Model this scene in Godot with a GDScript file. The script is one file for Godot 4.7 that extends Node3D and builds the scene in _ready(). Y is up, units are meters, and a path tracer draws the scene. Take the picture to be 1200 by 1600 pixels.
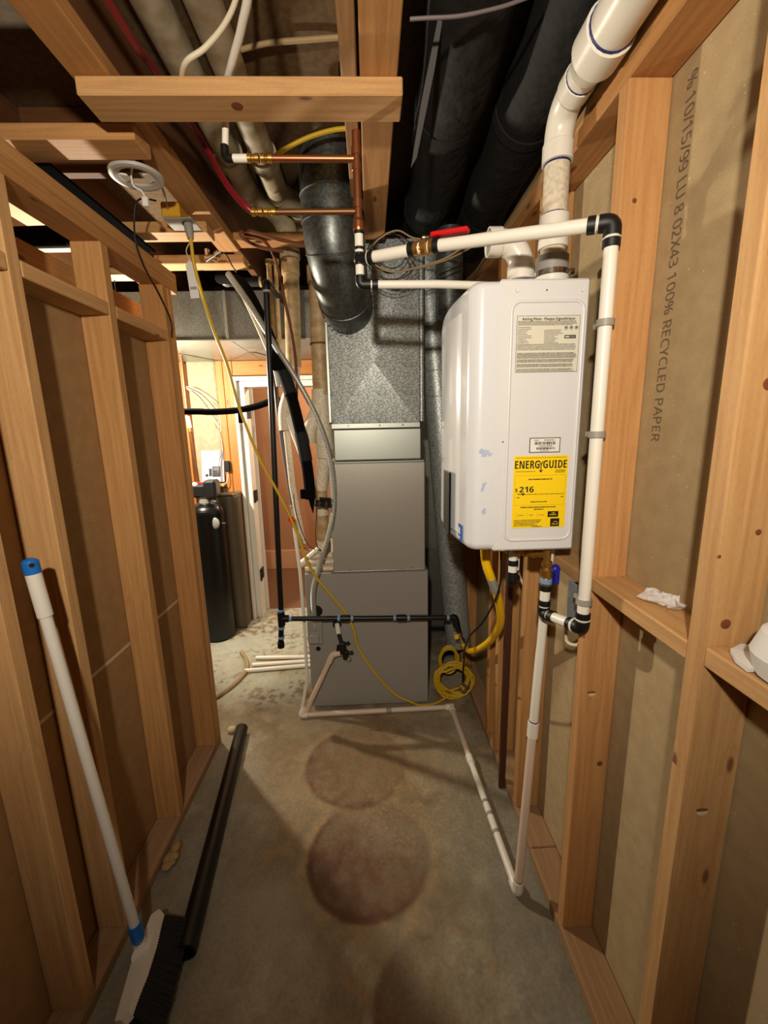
extends Node3D
# An unfinished basement corridor: stud walls, a tankless water heater, a furnace with its ducts and pipes.
# y up, metres; the corridor runs along -z, the camera stands at the origin, eye height 1.5.

class Mb:
	# collects triangles with their own normals; winding is fixed so that front faces run clockwise
	var p := PackedVector3Array()
	var n := PackedVector3Array()
	var t := PackedVector2Array()
	var x := Transform3D()

	func tri(a: Vector3, b: Vector3, c: Vector3, na: Vector3, nb: Vector3, nc: Vector3, ua := Vector2.ZERO, ub := Vector2.ZERO, uc := Vector2.ZERO):
		var cr := (b - a).cross(c - a)
		if cr.length_squared() < 1e-16:
			return
		if cr.dot(na + nb + nc) > 0.0:
			p.append_array([x * a, x * c, x * b])
			n.append_array([(x.basis * na).normalized(), (x.basis * nc).normalized(), (x.basis * nb).normalized()])
			t.append_array([ua, uc, ub])
		else:
			p.append_array([x * a, x * b, x * c])
			n.append_array([(x.basis * na).normalized(), (x.basis * nb).normalized(), (x.basis * nc).normalized()])
			t.append_array([ua, ub, uc])

	func quad(a: Vector3, b: Vector3, c: Vector3, d: Vector3, nn: Vector3, ua := Vector2.ZERO, ub := Vector2.ZERO, uc := Vector2.ZERO, ud := Vector2.ZERO):
		tri(a, b, c, nn, nn, nn, ua, ub, uc)
		tri(a, c, d, nn, nn, nn, ua, uc, ud)

	func quadn(a: Vector3, b: Vector3, c: Vector3, d: Vector3, na: Vector3, nb: Vector3, nc: Vector3, nd: Vector3, ua := Vector2.ZERO, ub := Vector2.ZERO, uc := Vector2.ZERO, ud := Vector2.ZERO):
		tri(a, b, c, na, nb, nc, ua, ub, uc)
		tri(a, c, d, na, nc, nd, ua, uc, ud)

	func box(c: Vector3, s: Vector3, bev := 0.002, off := Vector2.ZERO) -> Mb:
		# a box with chamfered edges; the texture runs along its longest side
		var h := s * 0.5
		var b: float = min(bev, min(h.x, min(h.y, h.z)) * 0.45)
		var la := 0
		if s.y > s[la]: la = 1
		if s.z > s[la]: la = 2
		var oa := (la + 1) % 3
		var ob := (la + 2) % 3
		var uv := func(q: Vector3) -> Vector2: return Vector2(q[la] / 1.6, (q[oa] + q[ob]) / 0.4) + off
		var pt := func(sg: Vector3, ax: int) -> Vector3:
			var q := Vector3.ZERO
			for k in 3:
				q[k] = c[k] + sg[k] * (h[k] if k == ax else h[k] - b)
			return q
		for ax in 3:
			var a1 := (ax + 1) % 3
			var a2 := (ax + 2) % 3
			for sd in [-1.0, 1.0]:
				var nn := Vector3.ZERO
				nn[ax] = sd
				var q: Array[Vector3] = []
				for k in [[-1, -1], [1, -1], [1, 1], [-1, 1]]:
					var sg := Vector3.ZERO
					sg[ax] = sd
					sg[a1] = k[0]
					sg[a2] = k[1]
					q.append(pt.call(sg, ax))
				quad(q[0], q[1], q[2], q[3], nn, uv.call(q[0]), uv.call(q[1]), uv.call(q[2]), uv.call(q[3]))
				# edges between face ax and face a1
				for s2 in [-1.0, 1.0]:
					var sa := Vector3.ZERO
					sa[ax] = sd
					sa[a1] = s2
					sa[a2] = -1
					var sb := sa
					sb[a2] = 1
					var n2 := Vector3.ZERO
					n2[ax] = sd
					n2[a1] = s2
					var e0: Vector3 = pt.call(sa, ax)
					var e1: Vector3 = pt.call(sb, ax)
					var e2: Vector3 = pt.call(sb, a1)
					var e3: Vector3 = pt.call(sa, a1)
					quad(e0, e1, e2, e3, n2, uv.call(e0), uv.call(e1), uv.call(e2), uv.call(e3))
		for sx in [-1.0, 1.0]:
			for sy in [-1.0, 1.0]:
				for sz in [-1.0, 1.0]:
					var sg := Vector3(sx, sy, sz)
					tri(pt.call(sg, 0), pt.call(sg, 1), pt.call(sg, 2), sg, sg, sg, uv.call(c), uv.call(c), uv.call(c))
		return self

	func span(a: Vector3, b: Vector3, bev := 0.002, off := Vector2.ZERO) -> Mb:
		return box((a + b) * 0.5, (b - a).abs(), bev, off)

	func sheet(c: Vector3, w: float, h: float, th: float) -> Mb:
		# a thin plate that faces +z, its print on the front
		box(c - Vector3(0, 0, th * 0.6), Vector3(w, h, th * 0.8), 0.0003)
		var a := c + Vector3(-w / 2, -h / 2, 0)
		quad(a, a + Vector3(w, 0, 0), a + Vector3(w, h, 0), a + Vector3(0, h, 0), Vector3.BACK, Vector2(0, 1), Vector2(1, 1), Vector2(1, 0), Vector2(0, 0))
		return self

	func tube(pts: Array, r: float, sides := 12, caps := true, closed := false, r2 := -1.0) -> Mb:
		var m := pts.size()
		if r2 < 0.0: r2 = r
		var tang: Array[Vector3] = []
		for i in m:
			var a: Vector3 = pts[(i - 1 + m) % m] if closed else pts[max(i - 1, 0)]
			var b: Vector3 = pts[(i + 1) % m] if closed else pts[min(i + 1, m - 1)]
			tang.append((b - a).normalized())
		var up := Vector3.UP if abs(tang[0].y) < 0.9 else Vector3.RIGHT
		var u := tang[0].cross(up).normalized()
		var rings := []
		var norms := []
		var lens := [0.0]
		for i in m:
			u = (u - tang[i] * u.dot(tang[i])).normalized()
			var v := tang[i].cross(u)
			var ring := []
			var nr := []
			var rr: float = lerp(r, r2, float(i) / max(m - 1, 1))
			for k in sides:
				var an := TAU * k / sides
				var d := u * cos(an) + v * sin(an)
				nr.append(d)
				ring.append(pts[i] + d * rr)
			rings.append(ring)
			norms.append(nr)
			if i > 0: lens.append(lens[-1] + pts[i].distance_to(pts[i - 1]))
		var last := m if closed else m - 1
		for i in last:
			var j := (i + 1) % m
			for k in sides:
				var l := (k + 1) % sides
				quadn(rings[i][k], rings[i][l], rings[j][l], rings[j][k], norms[i][k], norms[i][l], norms[j][l], norms[j][k],
					Vector2(lens[i], float(k) / sides), Vector2(lens[i], float(k + 1) / sides), Vector2(lens[j] if j > 0 else lens[i], float(k + 1) / sides), Vector2(lens[j] if j > 0 else lens[i], float(k) / sides))
		if caps and not closed:
			for k in sides:
				var l := (k + 1) % sides
				tri(pts[0], rings[0][k], rings[0][l], -tang[0], -tang[0], -tang[0])
				tri(pts[m - 1], rings[m - 1][k], rings[m - 1][l], tang[m - 1], tang[m - 1], tang[m - 1])
		return self

	func lathe(o: Vector3, axis: Vector3, prof: Array, sides := 24) -> Mb:
		# profile of (radius, height along the axis), creased at its points
		var w := axis.normalized()
		var u := w.cross(Vector3.UP if abs(w.y) < 0.9 else Vector3.RIGHT).normalized()
		var v := w.cross(u)
		for i in prof.size() - 1:
			var a: Vector2 = prof[i]
			var b: Vector2 = prof[i + 1]
			var d := b - a
			var nn := Vector2(d.y, -d.x).normalized()
			for k in sides:
				var d0 := u * cos(TAU * k / sides) + v * sin(TAU * k / sides)
				var d1 := u * cos(TAU * (k + 1) / sides) + v * sin(TAU * (k + 1) / sides)
				var n0 := d0 * nn.x + w * nn.y
				var n1 := d1 * nn.x + w * nn.y
				quadn(o + d0 * a.x + w * a.y, o + d1 * a.x + w * a.y, o + d1 * b.x + w * b.y, o + d0 * b.x + w * b.y, n0, n1, n1, n0,
					Vector2(a.y, float(k) / sides), Vector2(a.y, float(k + 1) / sides), Vector2(b.y, float(k + 1) / sides), Vector2(b.y, float(k) / sides))
		return self

	func ball(o: Vector3, r: Vector3, seg := 12) -> Mb:
		var f := func(i: int, k: int) -> Vector3:
			var a := PI * i / seg
			var b := TAU * k / (seg * 2)
			return Vector3(sin(a) * cos(b), cos(a), sin(a) * sin(b))
		for i in seg:
			for k in seg * 2:
				var q: Array[Vector3] = [f.call(i, k), f.call(i + 1, k), f.call(i + 1, k + 1), f.call(i, k + 1)]
				quadn(o + q[0] * r, o + q[1] * r, o + q[2] * r, o + q[3] * r, q[0] / r, q[1] / r, q[2] / r, q[3] / r)
		return self

	func prism(poly: PackedVector2Array, o: Vector3, ux: Vector3, uy: Vector3, dep: Vector3) -> Mb:
		var idx := Geometry2D.triangulate_polygon(poly)
		var f := func(q: Vector2) -> Vector3: return o + ux * q.x + uy * q.y
		var nn := -dep.normalized()
		for i in range(0, idx.size(), 3):
			var a: Vector3 = f.call(poly[idx[i]])
			var b: Vector3 = f.call(poly[idx[i + 1]])
			var c: Vector3 = f.call(poly[idx[i + 2]])
			tri(a, b, c, nn, nn, nn, poly[idx[i]], poly[idx[i + 1]], poly[idx[i + 2]])
			tri(a + dep, b + dep, c + dep, -nn, -nn, -nn)
		var cen := Vector2.ZERO
		for q in poly: cen += q / poly.size()
		var sgn := -1.0 if Geometry2D.is_polygon_clockwise(poly) else 1.0
		for i in poly.size():
			var q0 := poly[i]
			var q1 := poly[(i + 1) % poly.size()]
			var e := (q1 - q0) * sgn
			var sn := (ux * e.y - uy * e.x).normalized()
			var a: Vector3 = f.call(q0)
			var b: Vector3 = f.call(q1)
			quad(a, b, b + dep, a + dep, sn)
		return self

	func loaf(outline: PackedVector2Array, y0: float, y1: float, r: float) -> Mb:
		# an upright solid on a plan outline (x, z), its top and bottom edges rounded
		var m := outline.size()
		var on: Array[Vector2] = []
		var area := 0.0
		for i in m: area += outline[i].cross(outline[(i + 1) % m])
		var s := 1.0 if area > 0.0 else -1.0
		for i in m:
			var e0 := (outline[i] - outline[(i - 1 + m) % m])
			var e1 := (outline[(i + 1) % m] - outline[i])
			var e := e0 * e0.length() + e1 * e1.length()
			on.append(Vector2(e.y, -e.x).normalized() * s)
		var lay := []
		for k in 6: lay.append([y0 + r * (1.0 - sin(PI / 2 * (1.0 - k / 5.0))), r * (1.0 - cos(PI / 2 * (1.0 - k / 5.0))), -sin(PI / 2 * (1.0 - k / 5.0))])
		for k in 6: lay.append([y1 - r * (1.0 - sin(PI / 2 * k / 5.0)), r * (1.0 - cos(PI / 2 * k / 5.0)), sin(PI / 2 * k / 5.0)])
		var f := func(l: Array, i: int) -> Vector3:
			var q: Vector2 = outline[i] - on[i] * float(l[1])
			return Vector3(q.x, l[0], q.y)
		var g := func(l: Array, i: int) -> Vector3:
			var c: float = sqrt(maxf(0.0, 1.0 - float(l[2]) * float(l[2])))
			return Vector3(on[i].x * c, l[2], on[i].y * c)
		for k in lay.size() - 1:
			for i in m:
				var j := (i + 1) % m
				quadn(f.call(lay[k], i), f.call(lay[k], j), f.call(lay[k + 1], j), f.call(lay[k + 1], i), g.call(lay[k], i), g.call(lay[k], j), g.call(lay[k + 1], j), g.call(lay[k + 1], i))
		for l in [lay[0], lay[-1]]:
			var nn := Vector3(0, sign(l[2]), 0)
			var c := Vector3.ZERO
			for i in m: c += f.call(l, i) / m
			for i in m:
				tri(c, f.call(l, i), f.call(l, (i + 1) % m), nn, nn, nn)
		return self

	func mesh() -> ArrayMesh:
		var arr := []
		arr.resize(Mesh.ARRAY_MAX)
		arr[Mesh.ARRAY_VERTEX] = p
		arr[Mesh.ARRAY_NORMAL] = n
		arr[Mesh.ARRAY_TEX_UV] = t
		var am := ArrayMesh.new()
		am.add_surface_from_arrays(Mesh.PRIMITIVE_TRIANGLES, arr)
		return am

var M := {}
var rng := RandomNumberGenerator.new()

func mb() -> Mb: return Mb.new()

func numbered(parent: Node, called: String) -> String:
	if not parent.has_node(NodePath(called)): return called
	var k := 1
	while parent.has_node(NodePath("%s_%03d" % [called, k])): k += 1
	return "%s_%03d" % [called, k]

func put(called: String, b: Mb, mat: Material, parent: Node3D = null, label := "") -> MeshInstance3D:
	# commits what was collected (in world coordinates) as one mesh; a part hangs under its thing
	var o := MeshInstance3D.new()
	var host: Node3D = parent if parent else self
	o.name = numbered(host, called)
	o.mesh = b.mesh()
	o.material_override = mat
	host.add_child(o, true)
	if parent:
		var q := Vector3.ZERO
		var w: Node = parent
		while w != self:
			q += (w as Node3D).position
			w = w.get_parent()
		o.position = -q
	if label: o.set_meta("label", label)
	return o

func letters(s: String, size: float, at: Vector3, basis_: Basis, mat: Material, parent: Node3D, called := "lettering", bold := true, squeeze := 1.0):
	var tm := TextMesh.new()
	tm.text = s
	var f := SystemFont.new()
	f.font_names = PackedStringArray(["Droid Sans"])
	f.font_weight = 700 if bold else 400
	tm.font = f
	tm.font_size = 32
	tm.pixel_size = size / 32.0
	tm.depth = 0.0006
	tm.curve_step = 2.0
	var o := MeshInstance3D.new()
	o.name = numbered(parent, called)
	o.mesh = tm
	o.material_override = mat
	parent.add_child(o, true)
	var q := Vector3.ZERO
	var w: Node = parent
	while w != self:
		q += (w as Node3D).position
		w = w.get_parent()
	o.transform = Transform3D(basis_.scaled_local(Vector3(squeeze, 1, 1)), at - q)

func tag(o: Node, label: String, category: String, group := "") -> Node:
	o.set_meta("label", label)
	o.set_meta("category", category)
	if group: o.set_meta("group", group)
	return o

func thing(called: String, label: String, category: String, at := Vector3.ZERO, group := "") -> Node3D:
	var o := Node3D.new()
	o.name = numbered(self, called)
	o.position = at
	add_child(o, true)
	tag(o, label, category, group)
	return o

func struct(called: String, label: String) -> Node3D:
	var o := Node3D.new()
	o.name = called
	add_child(o, true)
	o.set_meta("kind", "structure")
	o.set_meta("label", label)
	return o

func V(a: Array) -> Array:
	# flat list of numbers to points
	var r := []
	for i in range(0, a.size(), 3): r.append(Vector3(a[i], a[i + 1], a[i + 2]))
	return r

func curve(pts: Array, step := 6) -> Array:
	var r := []
	var m := pts.size()
	for i in m - 1:
		for k in step:
			r.append((pts[i] as Vector3).cubic_interpolate(pts[i + 1], pts[max(i - 1, 0)], pts[min(i + 2, m - 1)], float(k) / step))
	r.append(pts[m - 1])
	return r

func elbow(a: Vector3, corner: Vector3, b: Vector3, r: float, n := 6) -> Array:
	# straight, a bend of radius r round the corner, straight
	var d0 := (a - corner).normalized()
	var d1 := (b - corner).normalized()
	var s := corner + d0 * r
	var e := corner + d1 * r
	var out := [a]
	for k in n + 1:
		var q := float(k) / n
		out.append(s.lerp(corner, q).lerp(corner.lerp(e, q), q))
	out.append(b)
	return out

# ---------------------------------------------------------------- materials
func mat(c: Color, rough := 0.6, metal := 0.0, tex: Texture2D = null) -> StandardMaterial3D:
	var m := StandardMaterial3D.new()
	m.albedo_color = c
	m.roughness = rough
	m.metallic = metal
	if tex: m.albedo_texture = tex
	return m

func tri_mat(c: Color, rough: float, metal: float, tex: Texture2D, scale: float, nrm: Texture2D = null, nscale := 0.5) -> StandardMaterial3D:
	var m := mat(c, rough, metal, tex)
	m.uv1_triplanar = true
	m.uv1_world_triplanar = true
	m.uv1_scale = Vector3.ONE * scale
	if nrm:
		m.normal_enabled = true
		m.normal_texture = nrm
		m.normal_scale = nscale
	return m

func noise(sd: int, freq: float, oct := 4, kind := FastNoiseLite.TYPE_SIMPLEX_SMOOTH) -> FastNoiseLite:
	var f := FastNoiseLite.new()
	f.seed = sd
	f.frequency = freq
	f.noise_type = kind
	f.fractal_type = FastNoiseLite.FRACTAL_FBM
	f.fractal_octaves = oct
	return f

func field(f: FastNoiseLite, w: int, h: int, ow: int, oh: int) -> PackedByteArray:
	var im := f.get_seamless_image(w, h)
	if ow != w or oh != h: im.resize(ow, oh, Image.INTERPOLATE_CUBIC)
	im.convert(Image.FORMAT_L8)
	return im.get_data()

func tex_of(w: int, h: int, d: PackedByteArray) -> ImageTexture:
	var im := Image.create_from_data(w, h, false, Image.FORMAT_RGB8, d)
	im.generate_mipmaps()
	return ImageTexture.create_from_image(im)

func bump_of(d: PackedByteArray, w: int, h: int, s: float) -> ImageTexture:
	var im := Image.create_from_data(w, h, false, Image.FORMAT_L8, d)
	im.convert(Image.FORMAT_RGBA8)
	im.bump_map_to_normal_map(s)
	return ImageTexture.create_from_image(im)

func wood_texture(sd: int) -> ImageTexture:
	var w := 1024
	var h := 384
	var broad := field(noise(sd, 0.03, 3), 48, 192, w, h)
	var fine := field(noise(sd + 1, 0.06, 4), 40, h, w, h)
	var grit := field(noise(sd + 2, 0.2, 2), 512, h, w, h)
	var r := RandomNumberGenerator.new()
	r.seed = sd
	var knots := []
	for k in 5: knots.append(Vector3(r.randf() * w, r.randf() * h, r.randf_range(4.0, 9.0)))
	var d := PackedByteArray()
	d.resize(w * h * 3)
	var light := Color(0.775, 0.61, 0.405)
	var dark := Color(0.645, 0.465, 0.28)
	for j in h:
		for i in w:
			var q := j * w + i
			var a := broad[q] / 255.0
			var ph := j * 9.0 / h + a * 3.2
			var kd := 0.0
			var kc := 0.0
			for k: Vector3 in knots:
				var dx := (i - k.x) * 0.55
				var dy := j - k.y
				if absf(dx) < 60.0 and absf(dy) < 60.0:
					var rr := (dx * dx + dy * dy) / (k.z * k.z)
					kd += exp(-rr * 0.18)
					kc = maxf(kc, clampf(1.25 - rr, 0.0, 1.0))
			var ring := 0.5 + 0.5 * sin(TAU * (ph + kd * 1.4))
			var m: float = clampf(0.15 + 0.22 * ring * ring + 0.55 * (fine[q] / 255.0 - 0.35) + 0.25 * (grit[q] / 255.0 - 0.5) + kd * 0.16, 0.0, 1.0)
			var c := light.lerp(dark, m)
			if kc > 0.0: c = c.lerp(Color(0.36, 0.22, 0.12), kc * 0.7)
			d[q * 3] = int(c.r * 255)
			d[q * 3 + 1] = int(c.g * 255)
			d[q * 3 + 2] = int(c.b * 255)
	return tex_of(w, h, d)

const FX0 := -2.9
const FX1 := 0.7
const FZ0 := -3.4
const FZ1 := 0.8

func floor_texture() -> ImageTexture:
	var w := 1024
	var h := 1200
	var a := field(noise(21, 0.012, 5), 512, 600, w, h)
	var b := field(noise(22, 0.05, 4), w, h, w, h)
	var c3 := field(noise(23, 0.22, 3), w, h, w, h)
	var e := field(noise(24, 0.02, 4), 512, 600, w, h)
	var d := PackedByteArray()
	d.resize(w * h * 3)
	# rust rings left by tanks that stood here: x, z, radius, strength
	var rings := [[-0.045, -1.235, 0.222, 0.85], [-0.10, -1.66, 0.235, 0.42], [0.13, -0.82, 0.17, 0.42]]
	for j in h:
		var z := FZ0 + (FZ1 - FZ0) * (j + 0.5) / h
		for i in w:
			var x := FX0 + (FX1 - FX0) * (i + 0.5) / w
			var q := j * w + i
			var na := a[q] / 255.0
			var nb := b[q] / 255.0
			var nc := c3[q] / 255.0
			var ne := e[q] / 255.0
			var col := Color(0.58, 0.535, 0.445).lerp(Color(0.49, 0.435, 0.345), smoothstep(0.35, 0.7, na))
			col = col.lerp(Color(0.70, 0.67, 0.59), smoothstep(0.55, 0.8, ne) * 0.7)
			col = col.lerp(Color(0.55, 0.445, 0.32), smoothstep(0.5, 0.75, 0.55 * nb + 0.45 * na) * 0.55)
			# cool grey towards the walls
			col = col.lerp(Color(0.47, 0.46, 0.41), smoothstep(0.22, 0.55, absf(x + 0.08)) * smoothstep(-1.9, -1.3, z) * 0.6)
			# pale flaking paint left over beyond the end of the stud wall
			var pale := smoothstep(-1.95, -2.25, z + 0.25 * (ne - 0.5)) * smoothstep(-0.1, -0.5, x + 0.3 * (na - 0.5))
			pale *= smoothstep(0.36, 0.5, 0.5 * nb + 0.5 * ne + 0.05)
			col = col.lerp(Color(0.69, 0.70, 0.64), pale * 0.8)
			# brown wash of old seepage in front of the furnace
			var wash := exp(-pow((x + 0.1) / 0.42, 2.0) - pow((z + 1.62) / 0.34, 2.0)) * (0.35 + nb)
			col = col.lerp(Color(0.58, 0.47, 0.325), clampf(wash, 0.0, 0.75))
			var wash2 := exp(-pow((x + 0.6) / 0.22, 2.0) - pow((z + 2.52) / 0.10, 2.0)) * (0.3 + nb)
			col = col.lerp(Color(0.50, 0.37, 0.22), clampf(wash2, 0.0, 0.8))
			for rg in rings:
				var dx: float = x - rg[0]
				var dz: float = z - rg[1]
				var rr := sqrt(dx * dx + dz * dz) + 0.022 * (na - 0.5) + 0.012 * (nb - 0.5)
				var fill: float = smoothstep(rg[2] + 0.008, rg[2] - 0.016, rr)
				var edge: float = exp(-pow((rr - rg[2] + 0.010) / 0.014, 2.0))
				var side: float = clampf(0.45 + (-dx * 1.5 + dz * 1.9) / rg[2] * 0.42, 0.0, 1.0)
				var blot := smoothstep(0.25, 0.75, 0.5 * nb + 0.5 * ne)
				var m: float = rg[3] * (fill * (0.26 + 0.66 * side) * (0.4 + 1.0 * blot) + edge * 0.75 * side * (0.3 + nb))
				col = col.lerp(Color(0.335, 0.205, 0.125), clampf(m, 0.0, 0.92))
				var halo: float = exp(-pow((rr - rg[2] - 0.02) / 0.02, 2.0)) * rg[3]
				col = col.lerp(Color(0.63, 0.53, 0.37), clampf(halo * (0.2 + nb) * 0.6, 0.0, 0.7))
			# lime flecks
			var fl := exp(-pow((x - 0.06) / 0.17, 2.0) - pow((z + 1.42) / 0.16, 2.0))
			col = col.lerp(Color(0.66, 0.62, 0.52), smoothstep(0.66, 0.82, nc * 0.6 + nb * 0.5) * fl * 0.6)
			col = col * (0.84 + 0.18 * nc + 0.12 * nb)
			d[q * 3] = int(clampf(col.r, 0, 1) * 255)
			d[q * 3 + 1] = int(clampf(col.g, 0, 1) * 255)
			d[q * 3 + 2] = int(clampf(col.b, 0, 1) * 255)
	return tex_of(w, h, d)

func two_tone(f: PackedByteArray, w: int, h: int, c0: Color, c1: Color, lo := 0.2, hi := 0.8) -> ImageTexture:
	var d := PackedByteArray()
	d.resize(w * h * 3)
	for q in w * h:
		var c := c0.lerp(c1, smoothstep(lo, hi, f[q] / 255.0))
		d[q * 3] = int(c.r * 255)
		d[q * 3 + 1] = int(c.g * 255)
		d[q * 3 + 2] = int(c.b * 255)
	return tex_of(w, h, d)

func paper_texture() -> ImageTexture:
	# grey-brown back paper of drywall with pale specks
	var w := 768
	var f := field(noise(41, 0.02, 5), w, w, w, w)
	var g := field(noise(42, 0.3, 2), w, w, w, w)
	var im := Image.create(w, w, false, Image.FORMAT_RGB8)
	for j in w:
		for i in w:
			var q := j * w + i
			var c := Color(0.70, 0.615, 0.46).lerp(Color(0.64, 0.55, 0.405), f[q] / 255.0)
			im.set_pixel(i, j, c * (0.94 + 0.12 * g[q] / 255.0))
	var r := RandomNumberGenerator.new()
	r.seed = 8
	for k in 620:
		var cl := r.randf() < 0.6
		var sx := int(clampf(r.randfn(w * 0.35, w * 0.12), 0, w - 4)) if cl else r.randi_range(0, w - 4)
		var sy := int(clampf(r.randfn(w * 0.55, w * 0.2), 0, w - 5)) if cl else r.randi_range(0, w - 5)
		im.fill_rect(Rect2i(sx, sy, r.randi_range(1, 2), r.randi_range(1, 3)), Color(0.84, 0.77, 0.63))
	im.generate_mipmaps()
	return ImageTexture.create_from_image(im)

func print_rows(im: Image, x0: int, y0: int, x1: int, y1: int, pitch: int, hgt: int, c: Color, r: RandomNumberGenerator, full := 0.9):
	# lines of small print too fine to read
	var y := y0
	while y < y1:
		var x := x0
		var end := x0 + int((x1 - x0) * r.randf_range(full, 1.0))
		while x < end:
			var wd := r.randi_range(3, 9)
			im.fill_rect(Rect2i(x, y, min(wd, end - x), hgt), c)
			x += wd + r.randi_range(1, 3)
		y += pitch

func as_tex(im: Image) -> ImageTexture:
	im.generate_mipmaps()
	return ImageTexture.create_from_image(im)

func rating_texture() -> ImageTexture:
	var r := RandomNumberGenerator.new()
	r.seed = 5
	var im := Image.create(512, 430, false, Image.FORMAT_RGB8)
	var ink := Color(0.25, 0.24, 0.22)
	im.fill(ink)
	im.fill_rect(Rect2i(3, 3, 506, 424), Color(0.84, 0.82, 0.75))
	print_rows(im, 10, 40, 500, 76, 9, 5, ink, r)
	print_rows(im, 10, 84, 140, 205, 13, 5, ink, r, 0.5)
	print_rows(im, 225, 108, 380, 205, 12, 5, ink, r, 0.5)
	print_rows(im, 10, 214, 500, 262, 10, 5, ink, r, 0.95)
	print_rows(im, 10, 280, 500, 320, 9, 6, ink, r, 0.95)
	print_rows(im, 10, 330, 490, 352, 9, 6, ink, r, 0.95)
	print_rows(im, 10, 366, 490, 390, 9, 6, ink, r, 0.95)
	print_rows(im, 10, 402, 480, 424, 8, 5, ink, r, 0.95)
	for k in 3:
		for a in 60:
			var q := Vector2(400 + k * 42, 92) + Vector2(cos(a * TAU / 60), sin(a * TAU / 60)) * 13.0
			im.fill_rect(Rect2i(int(q.x), int(q.y), 3, 3), ink)
		im.fill_rect(Rect2i(393 + k * 42, 86, 15, 12), ink)
	im.fill_rect(Rect2i(390, 148, 94, 26), ink)
	im.fill_rect(Rect2i(398, 156, 34, 10), Color(0.84, 0.82, 0.75))
	im.fill_rect(Rect2i(440, 158, 36, 6), Color(0.6, 0.58, 0.53))
	return as_tex(im)

func energy_texture() -> ImageTexture:
	var r := RandomNumberGenerator.new()
	r.seed = 6
	var yel := Color(0.98, 0.83, 0.02)
	var ink := Color(0.09, 0.08, 0.03)
	var soft := Color(0.38, 0.32, 0.03)
	var im := Image.create(390, 510, false, Image.FORMAT_RGB8)
	im.fill(yel)
	print_rows(im, 14, 12, 376, 22, 12, 4, soft, r, 0.95)
	print_rows(im, 14, 106, 180, 118, 14, 5, soft, r, 0.8)
	print_rows(im, 300, 100, 376, 120, 8, 4, ink, r, 0.9)
	for k in [[12, 135, 366, 2], [12, 345, 366, 2], [12, 135, 2, 212], [376, 135, 2, 212]]:
		im.fill_rect(Rect2i(k[0], k[1], k[2], k[3]), Color(0.72, 0.58, 0.02))
	print_rows(im, 110, 160, 285, 168, 20, 8, ink, r, 0.98)
	im.fill_rect(Rect2i(40, 268, 330, 3), ink)
	for k in 9: im.fill_rect(Rect2i(40 + k * 41, 262, 2, 10), ink)
	print_rows(im, 30, 262, 80, 268, 9, 5, ink, r, 0.9)
	print_rows(im, 30, 288, 50, 292, 9, 6, ink, r, 0.9)
	print_rows(im, 350, 288, 372, 292, 9, 6, ink, r, 0.9)
	print_rows(im, 130, 320, 255, 326, 9, 7, ink, r, 0.95)
	print_rows(im, 60, 358, 320, 364, 20, 8, ink, r, 0.98)
	print_rows(im, 160, 374, 230, 380, 20, 7, ink, r, 0.98)
	for k in 4: im.fill_rect(Rect2i(30 + k * 78, 400, 2, 38), Color(0.72, 0.58, 0.02))
	print_rows(im, 44, 416, 90, 420, 9, 5, soft, r, 0.9)
	print_rows(im, 128, 416, 160, 420, 9, 5, soft, r, 0.9)
	print_rows(im, 200, 416, 240, 420, 9, 5, soft, r, 0.9)
	im.fill_rect(Rect2i(262, 394, 78, 42), ink)
	print_rows(im, 290, 404, 318, 408, 12, 5, yel, r, 0.98)
	print_rows(im, 276, 416, 328, 420, 12, 6, yel, r, 0.98)
	print_rows(im, 16, 452, 240, 496, 10, 5, ink, r, 0.7)
	im.fill_rect(Rect2i(284, 446, 66, 58), ink)
	for a in 40:
		var q := Vector2(300 + a, 486.0 - 20.0 * sin(a * PI / 40.0))
		im.fill_rect(Rect2i(int(q.x), int(q.y), 3, 4), Color(0.78, 0.68, 0.1))
	im.fill_rect(Rect2i(294, 486, 46, 5), Color(0.78, 0.68, 0.1))
	print_rows(im, 150, 500, 230, 504, 9, 5, ink, r, 0.9)
	return as_tex(im)

func barcode_texture() -> ImageTexture:
	var r := RandomNumberGenerator.new()
	r.seed = 9
	var im := Image.create(200, 96, false, Image.FORMAT_RGB8)
	im.fill(Color(0.2, 0.2, 0.21))
	im.fill_rect(Rect2i(5, 5, 190, 86), Color(0.90, 0.89, 0.87))
	var ink := Color(0.12, 0.12, 0.12)
	print_rows(im, 30, 14, 60, 18, 9, 5, ink, r, 0.9)
	print_rows(im, 95, 14, 170, 18, 9, 5, ink, r, 0.9)
	var x := 34
	while x < 170:
		var wd := r.randi_range(1, 4)
		im.fill_rect(Rect2i(x, 26, wd, 20), ink)
		x += wd + r.randi_range(1, 3)
	print_rows(im, 60, 52, 150, 56, 9, 5, ink, r, 0.9)
	x = 46
	while x < 150:
		var wd := r.randi_range(1, 4)
		im.fill_rect(Rect2i(x, 62, wd, 15), ink)
		x += wd + r.randi_range(1, 3)
	print_rows(im, 150, 62, 170, 78, 4, 2, ink, r, 0.9)
	print_rows(im, 70, 82, 130, 85, 9, 4, ink, r, 0.9)
	return as_tex(im)

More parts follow.
